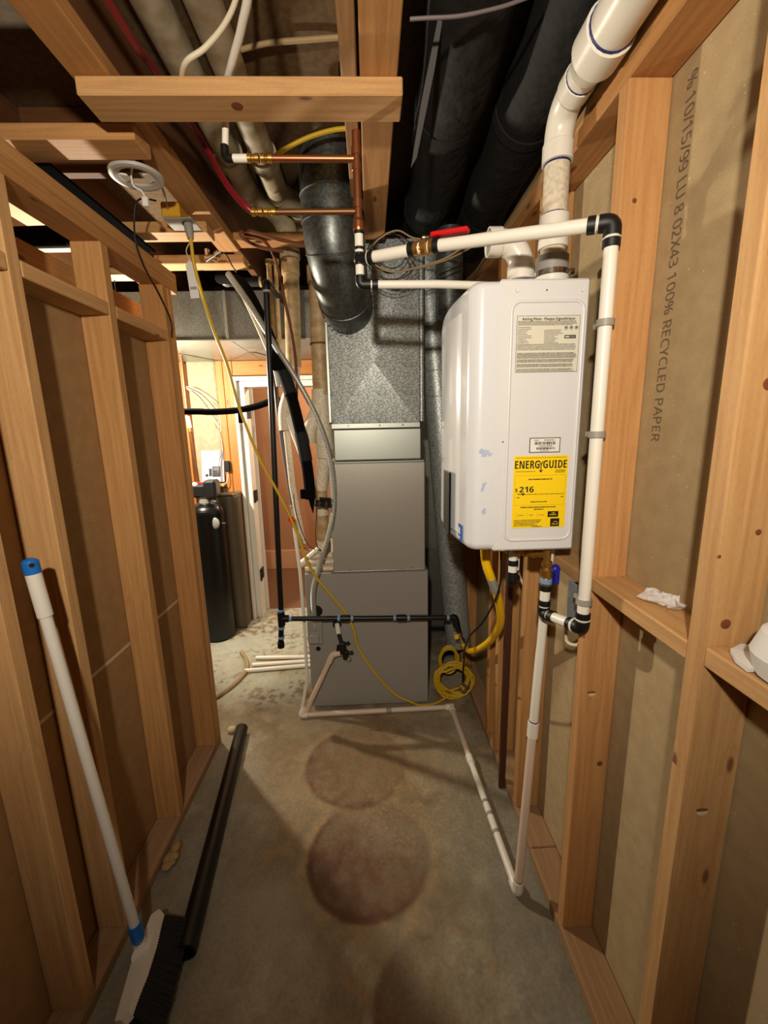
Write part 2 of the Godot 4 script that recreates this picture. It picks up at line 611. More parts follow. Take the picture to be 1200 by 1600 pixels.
func manual_texture() -> ImageTexture:
	var r := RandomNumberGenerator.new()
	r.seed = 12
	var im := Image.create(128, 176, false, Image.FORMAT_RGB8)
	im.fill(Color(0.80, 0.81, 0.86))
	print_rows(im, 78, 14, 116, 22, 8, 4, Color(0.45, 0.46, 0.5), r, 0.9)
	im.fill_rect(Rect2i(60, 88, 46, 60), Color(0.13, 0.13, 0.15))
	im.fill_rect(Rect2i(66, 94, 32, 16), Color(0.36, 0.38, 0.42))
	im.fill_rect(Rect2i(40, 100, 18, 44), Color(0.10, 0.10, 0.11))
	im.fill_rect(Rect2i(20, 130, 16, 16), Color(0.10, 0.10, 0.11))
	return as_tex(im)

func make_materials():
	var wa := wood_texture(101)
	var wb := wood_texture(202)
	M.wood = [mat(Color(1, 1, 1), 0.75, 0, wa), mat(Color(0.97, 0.93, 0.86), 0.75, 0, wb), mat(Color(0.93, 0.86, 0.76), 0.75, 0, wa), mat(Color(1.0, 0.95, 0.9), 0.75, 0, wb)]
	M.wood_dusty = mat(Color(0.82, 0.83, 0.90), 0.9, 0, wb)
	M.wood_grey = mat(Color(0.92, 0.92, 0.95), 0.8, 0, wa)
	M.wood_orange = mat(Color(0.92, 0.76, 0.52), 0.6, 0, wb)
	M.wood_brown = mat(Color(0.62, 0.45, 0.33), 0.75, 0, wa)
	M.joist = mat(Color(0.55, 0.45, 0.35), 0.8, 0, wa)
	var sub := field(noise(51, 0.05, 4), 256, 256, 256, 256)
	M.subfloor = tri_mat(Color(0.37, 0.28, 0.16), 0.85, 0, two_tone(sub, 256, 256, Color(1, 1, 1), Color(0.86, 0.84, 0.80)), 3.0)
	M.paper = tri_mat(Color(1, 1, 1), 0.9, 0, paper_texture(), 1.1)
	M.paper_brown = tri_mat(Color(0.90, 0.80, 0.70), 0.9, 0, M.paper.albedo_texture, 1.1)
	M.gypsum = mat(Color(0.80, 0.72, 0.58), 0.9)
	M.tan = tri_mat(Color(0.64, 0.61, 0.51), 0.9, 0, two_tone(sub, 256, 256, Color(1, 1, 1), Color(0.95, 0.93, 0.9)), 1.3)
	M.hall = mat(Color(0.72, 0.54, 0.41), 0.8)
	M.hall_trim = mat(Color(0.86, 0.68, 0.54), 0.6)
	M.hall_floor = mat(Color(0.46, 0.33, 0.23), 0.9)
	var fl := mat(Color(1, 1, 1), 0.82, 0, floor_texture())
	var fb := field(noise(25, 0.06, 5), 512, 512, 512, 512)
	fl.normal_enabled = true
	fl.normal_texture = bump_of(fb, 512, 512, 3.0)
	fl.normal_scale = 0.35
	M.floor = fl
	# spangled zinc
	var cell := FastNoiseLite.new()
	cell.seed = 61
	cell.noise_type = FastNoiseLite.TYPE_CELLULAR
	cell.frequency = 0.06
	cell.cellular_return_type = FastNoiseLite.RETURN_CELL_VALUE
	cell.fractal_type = FastNoiseLite.FRACTAL_NONE
	var sp := cell.get_seamless_image(512, 512)
	sp.convert(Image.FORMAT_L8)
	var spd := sp.get_data()
	M.galv = tri_mat(Color(0.82, 0.84, 0.83), 0.45, 0.5, two_tone(spd, 512, 512, Color(1, 1, 1), Color(0.60, 0.61, 0.61), 0.0, 1.0), 8.0)
	M.galv_old = tri_mat(Color(0.47, 0.47, 0.44), 0.5, 0.5, two_tone(spd, 512, 512, Color(1, 1, 1), Color(0.78, 0.78, 0.78), 0.0, 1.0), 9.0)
	M.galv_dark = tri_mat(Color(0.46, 0.48, 0.47), 0.40, 0.8, two_tone(spd, 512, 512, Color(1, 1, 1), Color(0.75, 0.75, 0.75), 0.0, 1.0), 3.5)
	M.galv_smooth = mat(Color(0.62, 0.63, 0.60), 0.38, 0.75)
	var st := field(noise(71, 0.25, 3), 256, 256, 256, 256)
	M.stucco = tri_mat(Color(0.82, 0.80, 0.75), 0.36, 0.45, two_tone(st, 256, 256, Color(1, 1, 1), Color(0.70, 0.70, 0.70), 0.3, 0.7), 5.0)
	M.furnace = mat(Color(0.58, 0.565, 0.54), 0.42)
	M.enamel = mat(Color(0.85, 0.848, 0.85), 0.35)
	M.enamel_cover = mat(Color(0.85, 0.86, 0.87), 0.2)
	M.enamel_cover.clearcoat_enabled = true
	M.enamel_cover.clearcoat = 0.5
	M.enamel_cover.clearcoat_roughness = 0.1
	M.pvc = mat(Color(0.90, 0.88, 0.83), 0.3)
	M.pex = mat(Color(0.92, 0.90, 0.85), 0.35)
	M.pvc_pink = mat(Color(0.86, 0.77, 0.69), 0.45)
	M.pvc_old = tri_mat(Color(0.74, 0.64, 0.47), 0.5, 0, two_tone(sub, 256, 256, Color(1, 1, 1), Color(0.86, 0.82, 0.76)), 1.7)
	M.pvc_abs = tri_mat(Color(0.68, 0.63, 0.53), 0.6, 0, two_tone(sub, 256, 256, Color(1, 1, 1), Color(0.84, 0.80, 0.74)), 1.1)
	M.pvc_dusty = tri_mat(Color(0.87, 0.83, 0.75), 0.55, 0, two_tone(sub, 256, 256, Color(1, 1, 1), Color(0.90, 0.87, 0.82)), 5.0)
	M.primer = mat(Color(0.10, 0.11, 0.38), 0.5)
	M.black = mat(Color(0.025, 0.024, 0.023), 0.5)
	M.black_iron = mat(Color(0.06, 0.055, 0.05), 0.42, 0.2)
	var dk := field(noise(81, 0.04, 5), 256, 256, 256, 256)
	M.duct_wrap = tri_mat(Color(0.068, 0.056, 0.043), 0.75, 0, two_tone(dk, 256, 256, Color(1, 1, 1), Color(0.55, 0.55, 0.52), 0.3, 0.7), 1.4, bump_of(dk, 256, 256, 5.0), 0.45)
	M.rubber = mat(Color(0.035, 0.033, 0.03), 0.85)
	M.track = mat(Color(0.02, 0.02, 0.02), 0.95)
	M.track.metallic_specular = 0.05
	M.foam_black = mat(Color(0.04, 0.037, 0.035), 0.95)
	M.foam_black.metallic_specular = 0.2
	M.blue_tape = mat(Color(0.45, 0.60, 0.74), 0.5)
	M.copper = mat(Color(0.62, 0.39, 0.26), 0.38, 0.85)
	M.copper_dull = mat(Color(0.45, 0.31, 0.19), 0.45, 0.7)
	M.brass = mat(Color(0.80, 0.62, 0.32), 0.3, 0.9)
	M.chrome = mat(Color(0.80, 0.80, 0.80), 0.15, 1.0)
	M.steel = mat(Color(0.72, 0.71, 0.68), 0.38, 0.5)
	M.yellow = mat(Color(0.96, 0.76, 0.03), 0.4)
	M.yellow_cord = mat(Color(0.80, 0.65, 0.10), 0.5)
	M.yellow_box = mat(Color(0.80, 0.60, 0.15), 0.5)
	M.red = mat(Color(0.80, 0.05, 0.07), 0.4)
	M.red_pex = mat(Color(0.45, 0.04, 0.09), 0.45)
	M.blue = mat(Color(0.12, 0.13, 0.60), 0.4)
	M.broom_blue = mat(Color(0.06, 0.40, 0.72), 0.4)
	M.broom_white = mat(Color(0.86, 0.84, 0.80), 0.4)
	M.bristle = mat(Color(0.022, 0.02, 0.02), 0.8)
	M.grey_plastic = mat(Color(0.58, 0.57, 0.54), 0.5)
	M.grey_box = mat(Color(0.60, 0.63, 0.66), 0.45, 0.15)
	M.cable_white = mat(Color(0.80, 0.76, 0.66), 0.5)
	M.cable_tan = mat(Color(0.62, 0.53, 0.38), 0.6)
	M.cable_brown = mat(Color(0.28, 0.21, 0.15), 0.6)
	M.cable_grey = mat(Color(0.42, 0.38, 0.38), 0.5)
	M.clip = mat(Color(0.60, 0.58, 0.54), 0.5)
	M.white_plastic = mat(Color(0.88, 0.87, 0.84), 0.45)
	M.clip_white = mat(Color(0.70, 0.68, 0.65), 0.5)
	M.paper_white = mat(Color(0.86, 0.85, 0.84), 0.7)
	M.ink = mat(Color(0.05, 0.045, 0.04), 0.7)
	M.pencil = mat(Color(0.41, 0.355, 0.275), 0.9)
	M.glass_dark = mat(Color(0.05, 0.055, 0.06), 0.15)
	M.sticker_blue = mat(Color(0.12, 0.36, 0.66), 0.4)
	M.scuff = mat(Color(0.68, 0.73, 0.84), 0.5)
	M.hose = mat(Color(0.62, 0.52, 0.38), 0.6)
	M.foam_tan = mat(Color(0.62, 0.50, 0.32), 0.9)
	var bag := mat(Color(0.95, 0.95, 0.95, 0.45), 0.3)
	bag.transparency = BaseMaterial3D.TRANSPARENCY_ALPHA
	M.bag = bag
	var glow := mat(Color(1, 0.95, 0.85), 0.5)
	glow.emission_enabled = true
	glow.emission = Color(1.0, 0.88, 0.70)
	glow.emission_energy_multiplier = 4.0
	M.glow = glow

# ---------------------------------------------------------------- builders
func board(parent: Node3D, called: String, a: Vector3, b: Vector3, kind := -1, label := "") -> MeshInstance3D:
	var m: Material = M.wood[rng.randi_range(0, 3)] if kind < 0 else M.wood[kind]
	return put(called, mb().span(a, b, 0.003, Vector2(rng.randf(), rng.randf())), m, parent, label)

func board_of(parent: Node3D, called: String, a: Vector3, b: Vector3, m: Material) -> MeshInstance3D:
	return put(called, mb().span(a, b, 0.003, Vector2(rng.randf(), rng.randf())), m, parent)

func ring_at(pos: Vector3, axis: Vector3, r: float, len_: float) -> Mb:
	# a short sleeve round a pipe
	var b := mb()
	b.lathe(pos - axis.normalized() * len_ / 2, axis, [Vector2(0.0, 0), Vector2(r - 0.001, 0), Vector2(r, 0.001), Vector2(r, len_ - 0.001), Vector2(r - 0.001, len_), Vector2(0.0, len_)], 20)
	return b

func lamp(called: String, label: String, at: Vector3, up_to: float, energy: float, col: Color):
	var t := thing(called, label, "lamp", at)
	put("cord", mb().tube([at + Vector3(0, 0.09, 0), Vector3(at.x, up_to, at.z)], 0.003, 8), M.black, t)
	put("socket", mb().lathe(at + Vector3(0, 0.028, 0), Vector3.UP, [Vector2(0.0, 0), Vector2(0.016, 0), Vector2(0.020, 0.01), Vector2(0.020, 0.05), Vector2(0.008, 0.066), Vector2(0, 0.066)], 16), M.black, t)
	put("light_bulb", mb().ball(at, Vector3(0.03, 0.034, 0.03), 10), M.glow, t)
	var o := OmniLight3D.new()
	o.name = "bulb_glow"
	o.light_color = col
	o.light_energy = energy
	o.light_size = 0.03
	o.omni_range = 12.0
	o.omni_attenuation = 2.0
	o.shadow_enabled = true
	t.add_child(o)

func work_lamp(at: Vector3, aim: Vector3, energy: float, col: Color):
	var t := thing("work_lamp", "clamp work lamp with a metal reflector hanging over the near end of the corridor", "lamp", at)
	var d := (aim - at).normalized()
	put("cord", mb().tube(curve([at - d * 0.10, at - d * 0.13 + Vector3(0, 0.03, 0), Vector3(at.x, at.y + 0.2, at.z + 0.1), Vector3(at.x, 2.52, at.z + 0.1)], 6), 0.003, 8), M.black, t)
	put("socket", mb().tube([at - d * 0.11, at - d * 0.045], 0.019, 16), M.black, t)
	put("reflector", mb().lathe(at - d * 0.05, d, [Vector2(0.021, 0.0), Vector2(0.055, 0.010), Vector2(0.085, 0.035), Vector2(0.088, 0.036), Vector2(0.057, 0.007), Vector2(0.021, -0.003)], 28), M.steel, t)
	put("light_bulb", mb().ball(at - d * 0.015, Vector3(0.028, 0.028, 0.028), 10), M.glow, t)
	var o := SpotLight3D.new()
	o.name = "bulb_beam"
	o.light_color = col
	o.light_energy = energy
	o.light_size = 0.03
	o.spot_range = 12.0
	o.spot_attenuation = 2.0
	o.spot_angle = 62.0
	o.spot_angle_attenuation = 1.0
	o.shadow_enabled = true
	t.add_child(o)
	o.position = d * 0.02
	o.basis = Basis.looking_at(d, Vector3.UP)

func _ready():
	rng.seed = 7
	# ---- camera
	var cam := Camera3D.new()
	cam.name = "camera"
	cam.fov = 2.0 * rad_to_deg(atan(800.0 / 655.0))
	cam.near = 0.02
	cam.position = Vector3(0, 1.5, 0)
	cam.basis = Basis(Vector3.UP, deg_to_rad(-1.7)) * Basis(Vector3.RIGHT, deg_to_rad(-11.3)) * Basis(Vector3.BACK, deg_to_rad(-1.25))
	add_child(cam)
	cam.current = true
	# ---- surroundings
	var env := Environment.new()
	env.background_mode = Environment.BG_COLOR
	env.background_color = Color(0.02, 0.02, 0.02)
	env.tonemap_mode = Environment.TONE_MAPPER_LINEAR
	env.tonemap_exposure = 0.93
	env.sdfgi_enabled = true
	env.ssao_enabled = true
	env.ssil_enabled = true
	var we := WorldEnvironment.new()
	we.name = "surroundings"
	we.environment = env
	add_child(we)
	make_materials()
	# ---- lamps: one bulb over the corridor behind the camera's view, one in the room beyond the stud wall
	work_lamp(Vector3(-0.13, 1.90, 0.34), Vector3(-0.02, 1.55, -2.0), 2.9, Color(1.0, 0.95, 0.87))
	lamp("pendant_lamp", "bare bulb hanging on a black cord in the room left of the stud wall", Vector3(-1.31, 1.77, -2.43), 2.52, 2.9, Color(1.0, 0.95, 0.86))
	lamp("pendant_lamp", "added out-of-view bulb on a black cord, brightening the hallway beyond the doorway", Vector3(0.1, 2.1, -3.95), 2.52, 2.0, Color(1.0, 0.92, 0.80))  # added bulb, hidden from view, to brighten the hallway seen through the door
	build_setting()
	build_heater()
	build_vents()
	build_water_lines()
	build_gas_line()
	build_furnace()
	build_ducts()
	build_pipes_left()
	build_far_room()
	build_cords()
	build_floor_things()

# ---------------------------------------------------------------- the setting
func build_setting():
	var fl := struct("floor", "stained grey concrete basement floor with round rust marks")
	var b := mb()
	b.span(Vector3(FX0, -0.1, FZ0), Vector3(FX1, -0.002, FZ1), 0.0)
	b.quad(Vector3(FX0, 0, FZ0), Vector3(FX1, 0, FZ0), Vector3(FX1, 0, FZ1), Vector3(FX0, 0, FZ1), Vector3.UP, Vector2(0, 0), Vector2(1, 0), Vector2(1, 1), Vector2(0, 1))
	put("slab", b, M.floor, fl)

	# right wall: drywall seen from behind, studs, plates, blocking
	var wr := struct("wall_right", "open stud wall on the right with brown drywall backs between pine studs")
	put("drywall_panel", mb().span(Vector3(0.620, 0.0, -3.3), Vector3(0.66, 2.52, 0.8), 0.0), M.paper, wr)
	board_of(wr, "bottom_plate", Vector3(0.525, 0.0, -1.20), Vector3(0.6195, 0.038, 0.8), M.wood_dusty)
	board_of(wr, "bottom_plate", Vector3(0.530, 0.0, -3.3), Vector3(0.6195, 0.038, -1.203), M.wood_dusty)
	board(wr, "top_plate", Vector3(0.530, 2.168, -3.3), Vector3(0.6195, 2.206, 0.8), 2)
	board(wr, "top_plate", Vector3(0.536, 2.2065, -3.3), Vector3(0.6195, 2.244, 0.8), 0)
	var zs := [0.17, -0.239, -0.640, -0.995, -1.401, -1.807, -2.40, -2.70, -3.03]
	for k in zs.size():
		board(wr, "stud", Vector3(0.530, 0.0385, zs[k]), Vector3(0.6195, 2.1675, zs[k] + 0.038), [0, 3, 0, 3, 1, 2, 2, 1, 2][k])
	board(wr, "stud", Vector3(0.532, 0.0385, -1.69), Vector3(0.6195, 2.1675, -1.652), 1)
	# blocking at waist height
	for q in [[-0.6015, -0.2015, 1.110], [-0.9565, -0.6405, 1.099], [-1.3625, -0.9955, 1.094], [-1.6515, -1.4015, 1.094]]:
		board(wr, "blocking", Vector3(0.530, q[2], q[0]), Vector3(0.6195, q[2] + 0.034, q[1]), 0)
	for q in [[0.559, 1.182, -0.602, 0.0085], [0.589, 1.332, -0.602, 0.005], [0.533, 1.295, -0.602, 0.003], [0.570, 1.55, -0.602, 0.009], [0.596, 0.60, -0.957, 0.008], [0.560, 1.95, -0.957, 0.005]]:
		put("knot", mb().lathe(Vector3(q[0], q[1], q[2] + 0.0001), Vector3.BACK, [Vector2(q[3], 0.0), Vector2(q[3] * 0.6, 0.0008), Vector2(0, 0.0005)], 14), M.wood_brown, wr)
	for q in [[0.559, 0.81, -0.957], [0.568, 0.823, -0.602]]:
		put("gouge", mb().ball(Vector3(q[0], q[1], q[2]), Vector3(0.010, 0.007, 0.0016), 8), M.gypsum, wr, "pale gouge in the stud")
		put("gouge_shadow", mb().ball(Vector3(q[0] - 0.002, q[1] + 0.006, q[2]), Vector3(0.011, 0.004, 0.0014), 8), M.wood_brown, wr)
	var stamp := []
	for k in 20: stamp.append(Vector3(0.550 + 0.009 * cos(TAU * k / 20), 1.724 + 0.014 * sin(TAU * k / 20), -0.6019))
	put("grade_stamp", mb().tube(stamp, 0.0006, 5, false, true), M.ink, wr)
	letters("W", 0.014, Vector3(0.550, 1.724, -0.6018), Basis(), M.ink, wr, "stamp_letter")
	# pencilled print on the drywall paper
	var bs := Basis(Vector3(0, -1, 0), Vector3(0, 0, -1), Vector3(-1, 0, 0)).orthonormalized()
	bs = Basis(Vector3(0, -1, 0), Vector3(0, 0, 1), Vector3(-1, 0, 0))
	bs.y = bs.z.cross(bs.x)
	letters("% 10/15/99 LU 8 02X43 100% RECYCLED PAPER", 0.034, Vector3(0.6195, 1.800, -0.905), bs, M.pencil, wr, "printed_line", false, 0.95)

	# left wall
	var wl := struct("wall_left", "open stud wall on the left with brown drywall backs between pine studs")
	put("drywall_panel", mb().span(Vector3(-0.88, 0.783, -1.838), Vector3(-0.8645, 1.90, 0.8), 0.0), M.paper_brown, wl)
	put("drywall_panel", mb().span(Vector3(-0.88, 0.0, -1.838), Vector3(-0.8645, 0.770, 0.8), 0.0), M.paper_brown, wl)
	put("drywall_edge", mb().span(Vector3(-0.88, 0.770, -1.838), Vector3(-0.866, 0.783, 0.8), 0.0), M.gypsum, wl)
	board_of(wl, "bottom_plate", Vector3(-0.864, 0.0, -1.84), Vector3(-0.775, 0.038, 0.8), M.wood_dusty)
	board(wl, "top_plate", Vector3(-0.864, 2.058, -1.90), Vector3(-0.775, 2.0955, 0.8), 2)
	board(wl, "top_plate", Vector3(-0.864, 2.096, -1.90), Vector3(-0.775, 2.134, 0.8), 1)
	for q in [[-1.84, 3], [-1.80, 2], [-1.425, 1], [-1.062, 0], [-0.878, 0], [-0.50, 1], [-0.12, 0]]:
		board(wl, "stud", Vector3(-0.864, 0.0385, q[0]), Vector3(-0.775, 2.0575, q[0] + 0.038), q[1])
	for q in [[-1.0235, -0.8785], [-1.3865, -1.0625], [-1.7615, -1.4255], [-0.8395, -0.5005]]:
		board(wl, "blocking", Vector3(-0.864, 1.853, q[0]), Vector3(-0.775, 1.890, q[1]), 0)

	# ceiling: subfloor, joists, and the ladder frame of a dropped soffit
	var ce := struct("ceiling", "open basement ceiling with subfloor, joists and a nailed pine soffit frame")
	put("subfloor", mb().span(Vector3(FX0, 2.52, FZ0 - 1.6), Vector3(FX1, 2.56, FZ1), 0.0), M.subfloor, ce)
	for x in [-2.5, -2.05, -1.6, -1.12, -0.62, -0.045]:
		board_of(ce, "joist", Vector3(x, 2.33, -3.29), Vector3(x + 0.038, 2.5195, 0.79), M.joist if x < -0.1 else M.wood_grey)
	board_of(ce, "bridging", Vector3(-1.081, 2.335, -1.62), Vector3(-0.6205, 2.519, -1.582), M.joist)  # added piece that blocks the left room bulb from lighting this joist bay
	board_of(ce, "bridging", Vector3(-1.081, 2.345, -1.02), Vector3(-0.6205, 2.50, -0.982), M.joist)
	board(ce, "rail_board", Vector3(0.0, 2.2885, -1.98), Vector3(0.086, 2.3265, 0.5), 3)
	board(wl, "nailer", Vector3(-0.950, 1.925, -1.86), Vector3(-0.912, 2.014, 0.4), 2)
	board(ce, "rail_board", Vector3(-0.648, 2.2885, -2.10), Vector3(-0.560, 2.3265, 0.4), 2)
	board(ce, "cross_board", Vector3(-0.638, 2.250, -1.219), Vector3(0.098, 2.288, -1.130), 0)
	board(ce, "cross_board", Vector3(-1.17, 2.250, -1.366), Vector3(-0.588, 2.288, -1.277), 3)
	board(ce, "cross_board", Vector3(-1.17, 2.250, -1.89), Vector3(-0.600, 2.288, -1.801), 0)
	board(ce, "cross_board", Vector3(-0.95, 2.250, -2.20), Vector3(-0.55, 2.288, -2.111), 0)
	board(ce, "cross_board", Vector3(-0.5595, 2.300, -2.085), Vector3(-0.235, 2.332, -2.0), 2)
	board_of(ce, "rail_board", Vector3(-1.195, 2.2885, -2.36), Vector3(-1.10, 2.3265, -2.10), M.gypsum)
	board_of(ce, "rail_board", Vector3(-1.29, 2.2885, -1.95), Vector3(-1.20, 2.3265, -0.6), M.gypsum)
	board_of(ce, "cross_board", Vector3(-2.0, 2.2885, -2.08), Vector3(-1.259, 2.3265, -1.991), M.gypsum)
	board_of(ce, "cross_board", Vector3(-1.5, 2.2885, -2.45), Vector3(-1.16, 2.3265, -2.361), M.gypsum)
	# big dark knot in the front cross board
	put("knot", mb().lathe(Vector3(-0.29, 2.2498, -1.165), Vector3.DOWN, [Vector2(0.0, 0.0006), Vector2(0.010, 0.0006), Vector2(0.0135, 0.0)], 18), M.wood_brown, ce)

	# shell of the basement
	var wb := struct("wall_back", "tan drywall back wall with a door opening, orange pine framing")
	put("drywall_panel", mb().span(Vector3(FX0, 0, -3.40), Vector3(-1.0, 2.52, -3.30), 0.0), M.tan, wb)
	put("drywall_panel", mb().span(Vector3(-0.15, 0, -3.40), Vector3(FX1, 2.52, -3.30), 0.0), M.paper, wb)
	put("drywall_panel", mb().span(Vector3(-1.0, 1.96, -3.40), Vector3(-0.15, 2.52, -3.30), 0.0), M.tan, wb)
	board_of(wb, "stud", Vector3(-1.10, 0.0, -3.299), Vector3(-1.052, 2.0, -3.21), M.wood_orange)
	board_of(wb, "stud", Vector3(-1.051, 0.0, -3.299), Vector3(-0.985, 2.0, -3.215), M.wood_orange)
	board_of(wb, "header", Vector3(-0.984, 1.90, -3.299), Vector3(-0.10, 2.0, -3.22), M.wood_orange)
	board_of(wb, "stud", Vector3(-1.42, 0.0, -3.299), Vector3(-1.34, 2.0, -3.21), M.wood_orange)
	var ws := struct("wall_side", "far side wall of the basement room on the left")
	put("drywall_panel", mb().span(Vector3(FX0 - 0.06, 0, FZ0), Vector3(FX0, 2.52, FZ1), 0.0), M.tan, ws)
	var wn := struct("wall_front", "basement wall behind the camera")
	put("drywall_panel", mb().span(Vector3(FX0, 0, FZ1), Vector3(FX1, 2.52, FZ1 + 0.06), 0.0), M.paper, wn)
	# the hallway beyond the door opening
	var wh := struct("wall_hall", "reddish tan hallway walls seen through the doorway")
	put("wall_panel", mb().span(Vector3(-2.2, 0, -4.54), Vector3(0.6, 2.52, -4.48), 0.0), M.hall, wh)
	put("wall_panel", mb().span(Vector3(-2.26, 0, -4.54), Vector3(-2.2, 2.52, -3.40), 0.0), M.hall, wh)
	put("wall_panel", mb().span(Vector3(0.6, 0, -4.54), Vector3(0.66, 2.52, -3.40), 0.0), M.hall, wh)
	var fh := struct("floor_hall", "brown hallway floor beyond the doorway")
	put("boards", mb().span(Vector3(-2.2, -0.1, -4.48), Vector3(0.6, 0.0, -3.40), 0.0), M.hall_floor, fh)
	var bh := struct("baseboard_hall", "pinkish baseboard along the hallway wall")
	put("board", mb().span(Vector3(-2.19, 0.0, -4.479), Vector3(0.59, 0.21, -4.462), 0.003), M.hall_trim, bh)
	var dj := struct("door_1", "white door jamb with black hinges, no door leaf in view")
	put("jamb", mb().span(Vector3(-0.984, 0.0, -3.40), Vector3(-0.962, 1.89, -3.20), 0.003), M.white_plastic, dj)
	put("stop_moulding", mb().span(Vector3(-0.961, 0.0, -3.36), Vector3(-0.915, 1.86, -3.24), 0.004), M.white_plastic, dj)
	put("casing", mb().span(Vector3(-0.984, 0.0, -3.4105), Vector3(-0.90, 1.86, -3.40), 0.003), M.white_plastic, dj)
	put("head_jamb", mb().span(Vector3(-0.961, 1.862, -3.40), Vector3(-0.152, 1.89, -3.20), 0.003), M.white_plastic, dj)
	put("head_moulding", mb().span(Vector3(-0.914, 1.82, -3.36), Vector3(-0.152, 1.861, -3.24), 0.003), M.white_plastic, dj)
	for y in [0.36, 1.0, 1.64]:
		put("hinge", mb().span(Vector3(-0.914, y - 0.045, -3.34), Vector3(-0.906, y + 0.045, -3.27), 0.001).tube([Vector3(-0.905, y - 0.048, -3.245), Vector3(-0.905, y + 0.048, -3.245)], 0.007, 10), M.black, dj)

# ---------------------------------------------------------------- the tankless water heater
func build_heater():
	var t := thing("tankless_water_heater", "large white wall-hung tankless water heater with a yellow energy label on its side", "water heater", Vector3(0.40, 1.176, -1.27))
	var y0 := 1.176
	var y1 := 1.835
	var z0 := -1.05
	var z1 := -1.49
	put("body", mb().span(Vector3(0.3135, y0, z1), Vector3(0.528, y1, z0), 0.005), M.enamel, t)
	# bowed front cover, rounded at every edge
	var o := PackedVector2Array()
	o.append_array([Vector2(0.360, z0 - 0.05), Vector2(0.360, z0 - 0.0005), Vector2(0.345, z0 - 0.0005), Vector2(0.3128, z0 - 0.0005)])
	for k in 7:
		var a := PI / 2 * k / 6.0
		o.append(Vector2(0.282 - 0.036 * sin(a), z0 - 0.0005 - 0.036 * (1.0 - cos(a))))
	for k in range(1, 8):
		var q := k / 8.0
		o.append(Vector2(0.246 - 0.016 * sin(PI * q), lerp(z0 - 0.035, z1 + 0.035, q)))
	for k in 7:
		var a := PI / 2 * (1.0 - k / 6.0)
		o.append(Vector2(0.282 - 0.036 * sin(a), z1 + 0.0005 + 0.036 * (1.0 - cos(a))))
	o.append_array([Vector2(0.3128, z1 + 0.0005), Vector2(0.345, z1 + 0.0005), Vector2(0.360, z1 + 0.0005), Vector2(0.360, z1 + 0.05)])
	put("front_cover", mb().loaf(o, y0 + 0.0005, y1 - 0.0005, 0.022), M.enamel_cover, t)
	# lower centre moulding of the cover
	var o2 := PackedVector2Array()
	for k in 9:
		var q := k / 8.0
		o2.append(Vector2(0.244 - 0.022 * sin(PI * clampf(q, 0.02, 0.98)) - 0.002, lerp(-1.125, -1.415, q)))
	o2.append(Vector2(0.26, -1.415))
	o2.append(Vector2(0.26, -1.125))
	put("cover_panel", mb().loaf(o2, y0 + 0.03, y1 - 0.05, 0.006), M.enamel_cover, t)
	# pressed bead round the side panel
	var bead := []
	var bx0 := 0.343
	var bx1 := 0.516
	var by0 := 1.205
	var by1 := 1.785
	var rr := 0.022
	for c in [[bx1 - rr, by1 - rr, 0.0], [bx0 + rr, by1 - rr, PI / 2], [bx0 + rr, by0 + rr, PI], [bx1 - rr, by0 + rr, PI * 1.5]]:
		for k in 6: bead.append(Vector3(c[0] + rr * cos(c[2] + PI / 2 * k / 5.0), c[1] + rr * sin(c[2] + PI / 2 * k / 5.0), z0 - 0.0015))
	put("panel_bead", mb().tube(bead, 0.0045, 10, false, true), M.enamel, t)
	for x in [0.353, 0.508]:
		put("dimple", mb().lathe(Vector3(x, 1.809, z0), Vector3.BACK, [Vector2(0.0055, 0.0), Vector2(0.0045, 0.002), Vector2(0.0025, 0.002), Vector2(0.0, 0.001)], 16), M.enamel, t)
	put("screw", mb().lathe(Vector3(0.424, 1.809, z0), Vector3.BACK, [Vector2(0.002, 0.0), Vector2(0.0012, 0.001), Vector2(0, 0.001)], 8), M.ink, t)
	put("screw", mb().lathe(Vector3(0.332, 1.46, z0), Vector3.BACK, [Vector2(0.002, 0.0), Vector2(0.0012, 0.001), Vector2(0, 0.001)], 8), M.ink, t)
	# printed labels
	var rt := put("rating_label", mb().sheet(Vector3(0.4315, 1.689, z0 + 0.0012), 0.152, 0.128, 0.001), mat(Color(1, 1, 1), 0.6, 0, rating_texture()), t, "grey rating plate full of small print")
	letters("Rating Plate - Plaque Signalétique", 0.0078, Vector3(0.4315, 1.7455, z0 + 0.0014), Basis(), M.ink, rt)
	put("barcode_label", mb().sheet(Vector3(0.438, 1.450, z0 + 0.0012), 0.078, 0.037, 0.001), mat(Color(1, 1, 1), 0.6, 0, barcode_texture()), t, "small bordered barcode sticker")
	var e := put("energy_label", mb().sheet(Vector3(0.431, 1.331, z0 + 0.0014), 0.139, 0.186, 0.001), mat(Color(1, 1, 1), 0.5, 0, energy_texture()), t, "yellow energy guide label")
	letters("ENERG", 0.0275, Vector3(0.3955, 1.4015, z0 + 0.0016), Basis(), M.ink, e, "lettering", true, 0.74)
	letters("GUIDE", 0.0275, Vector3(0.4665, 1.4015, z0 + 0.0016), Basis(), M.ink, e, "lettering", true, 0.74)
	var ar := mb()
	for q in [[0.4265, 1.4100, 0.4310, 1.4010], [0.4355, 1.4100, 0.4310, 1.4010]]:
		var a := Vector3(q[0], q[1], z0 + 0.0016)
		var b := Vector3(q[2], q[3], z0 + 0.0016)
		ar.tube([a, b], 0.0012, 6)
	ar.tube([Vector3(0.4310, 1.4020, z0 + 0.0016), Vector3(0.4310, 1.385, z0 + 0.0016)], 0.0012, 6)
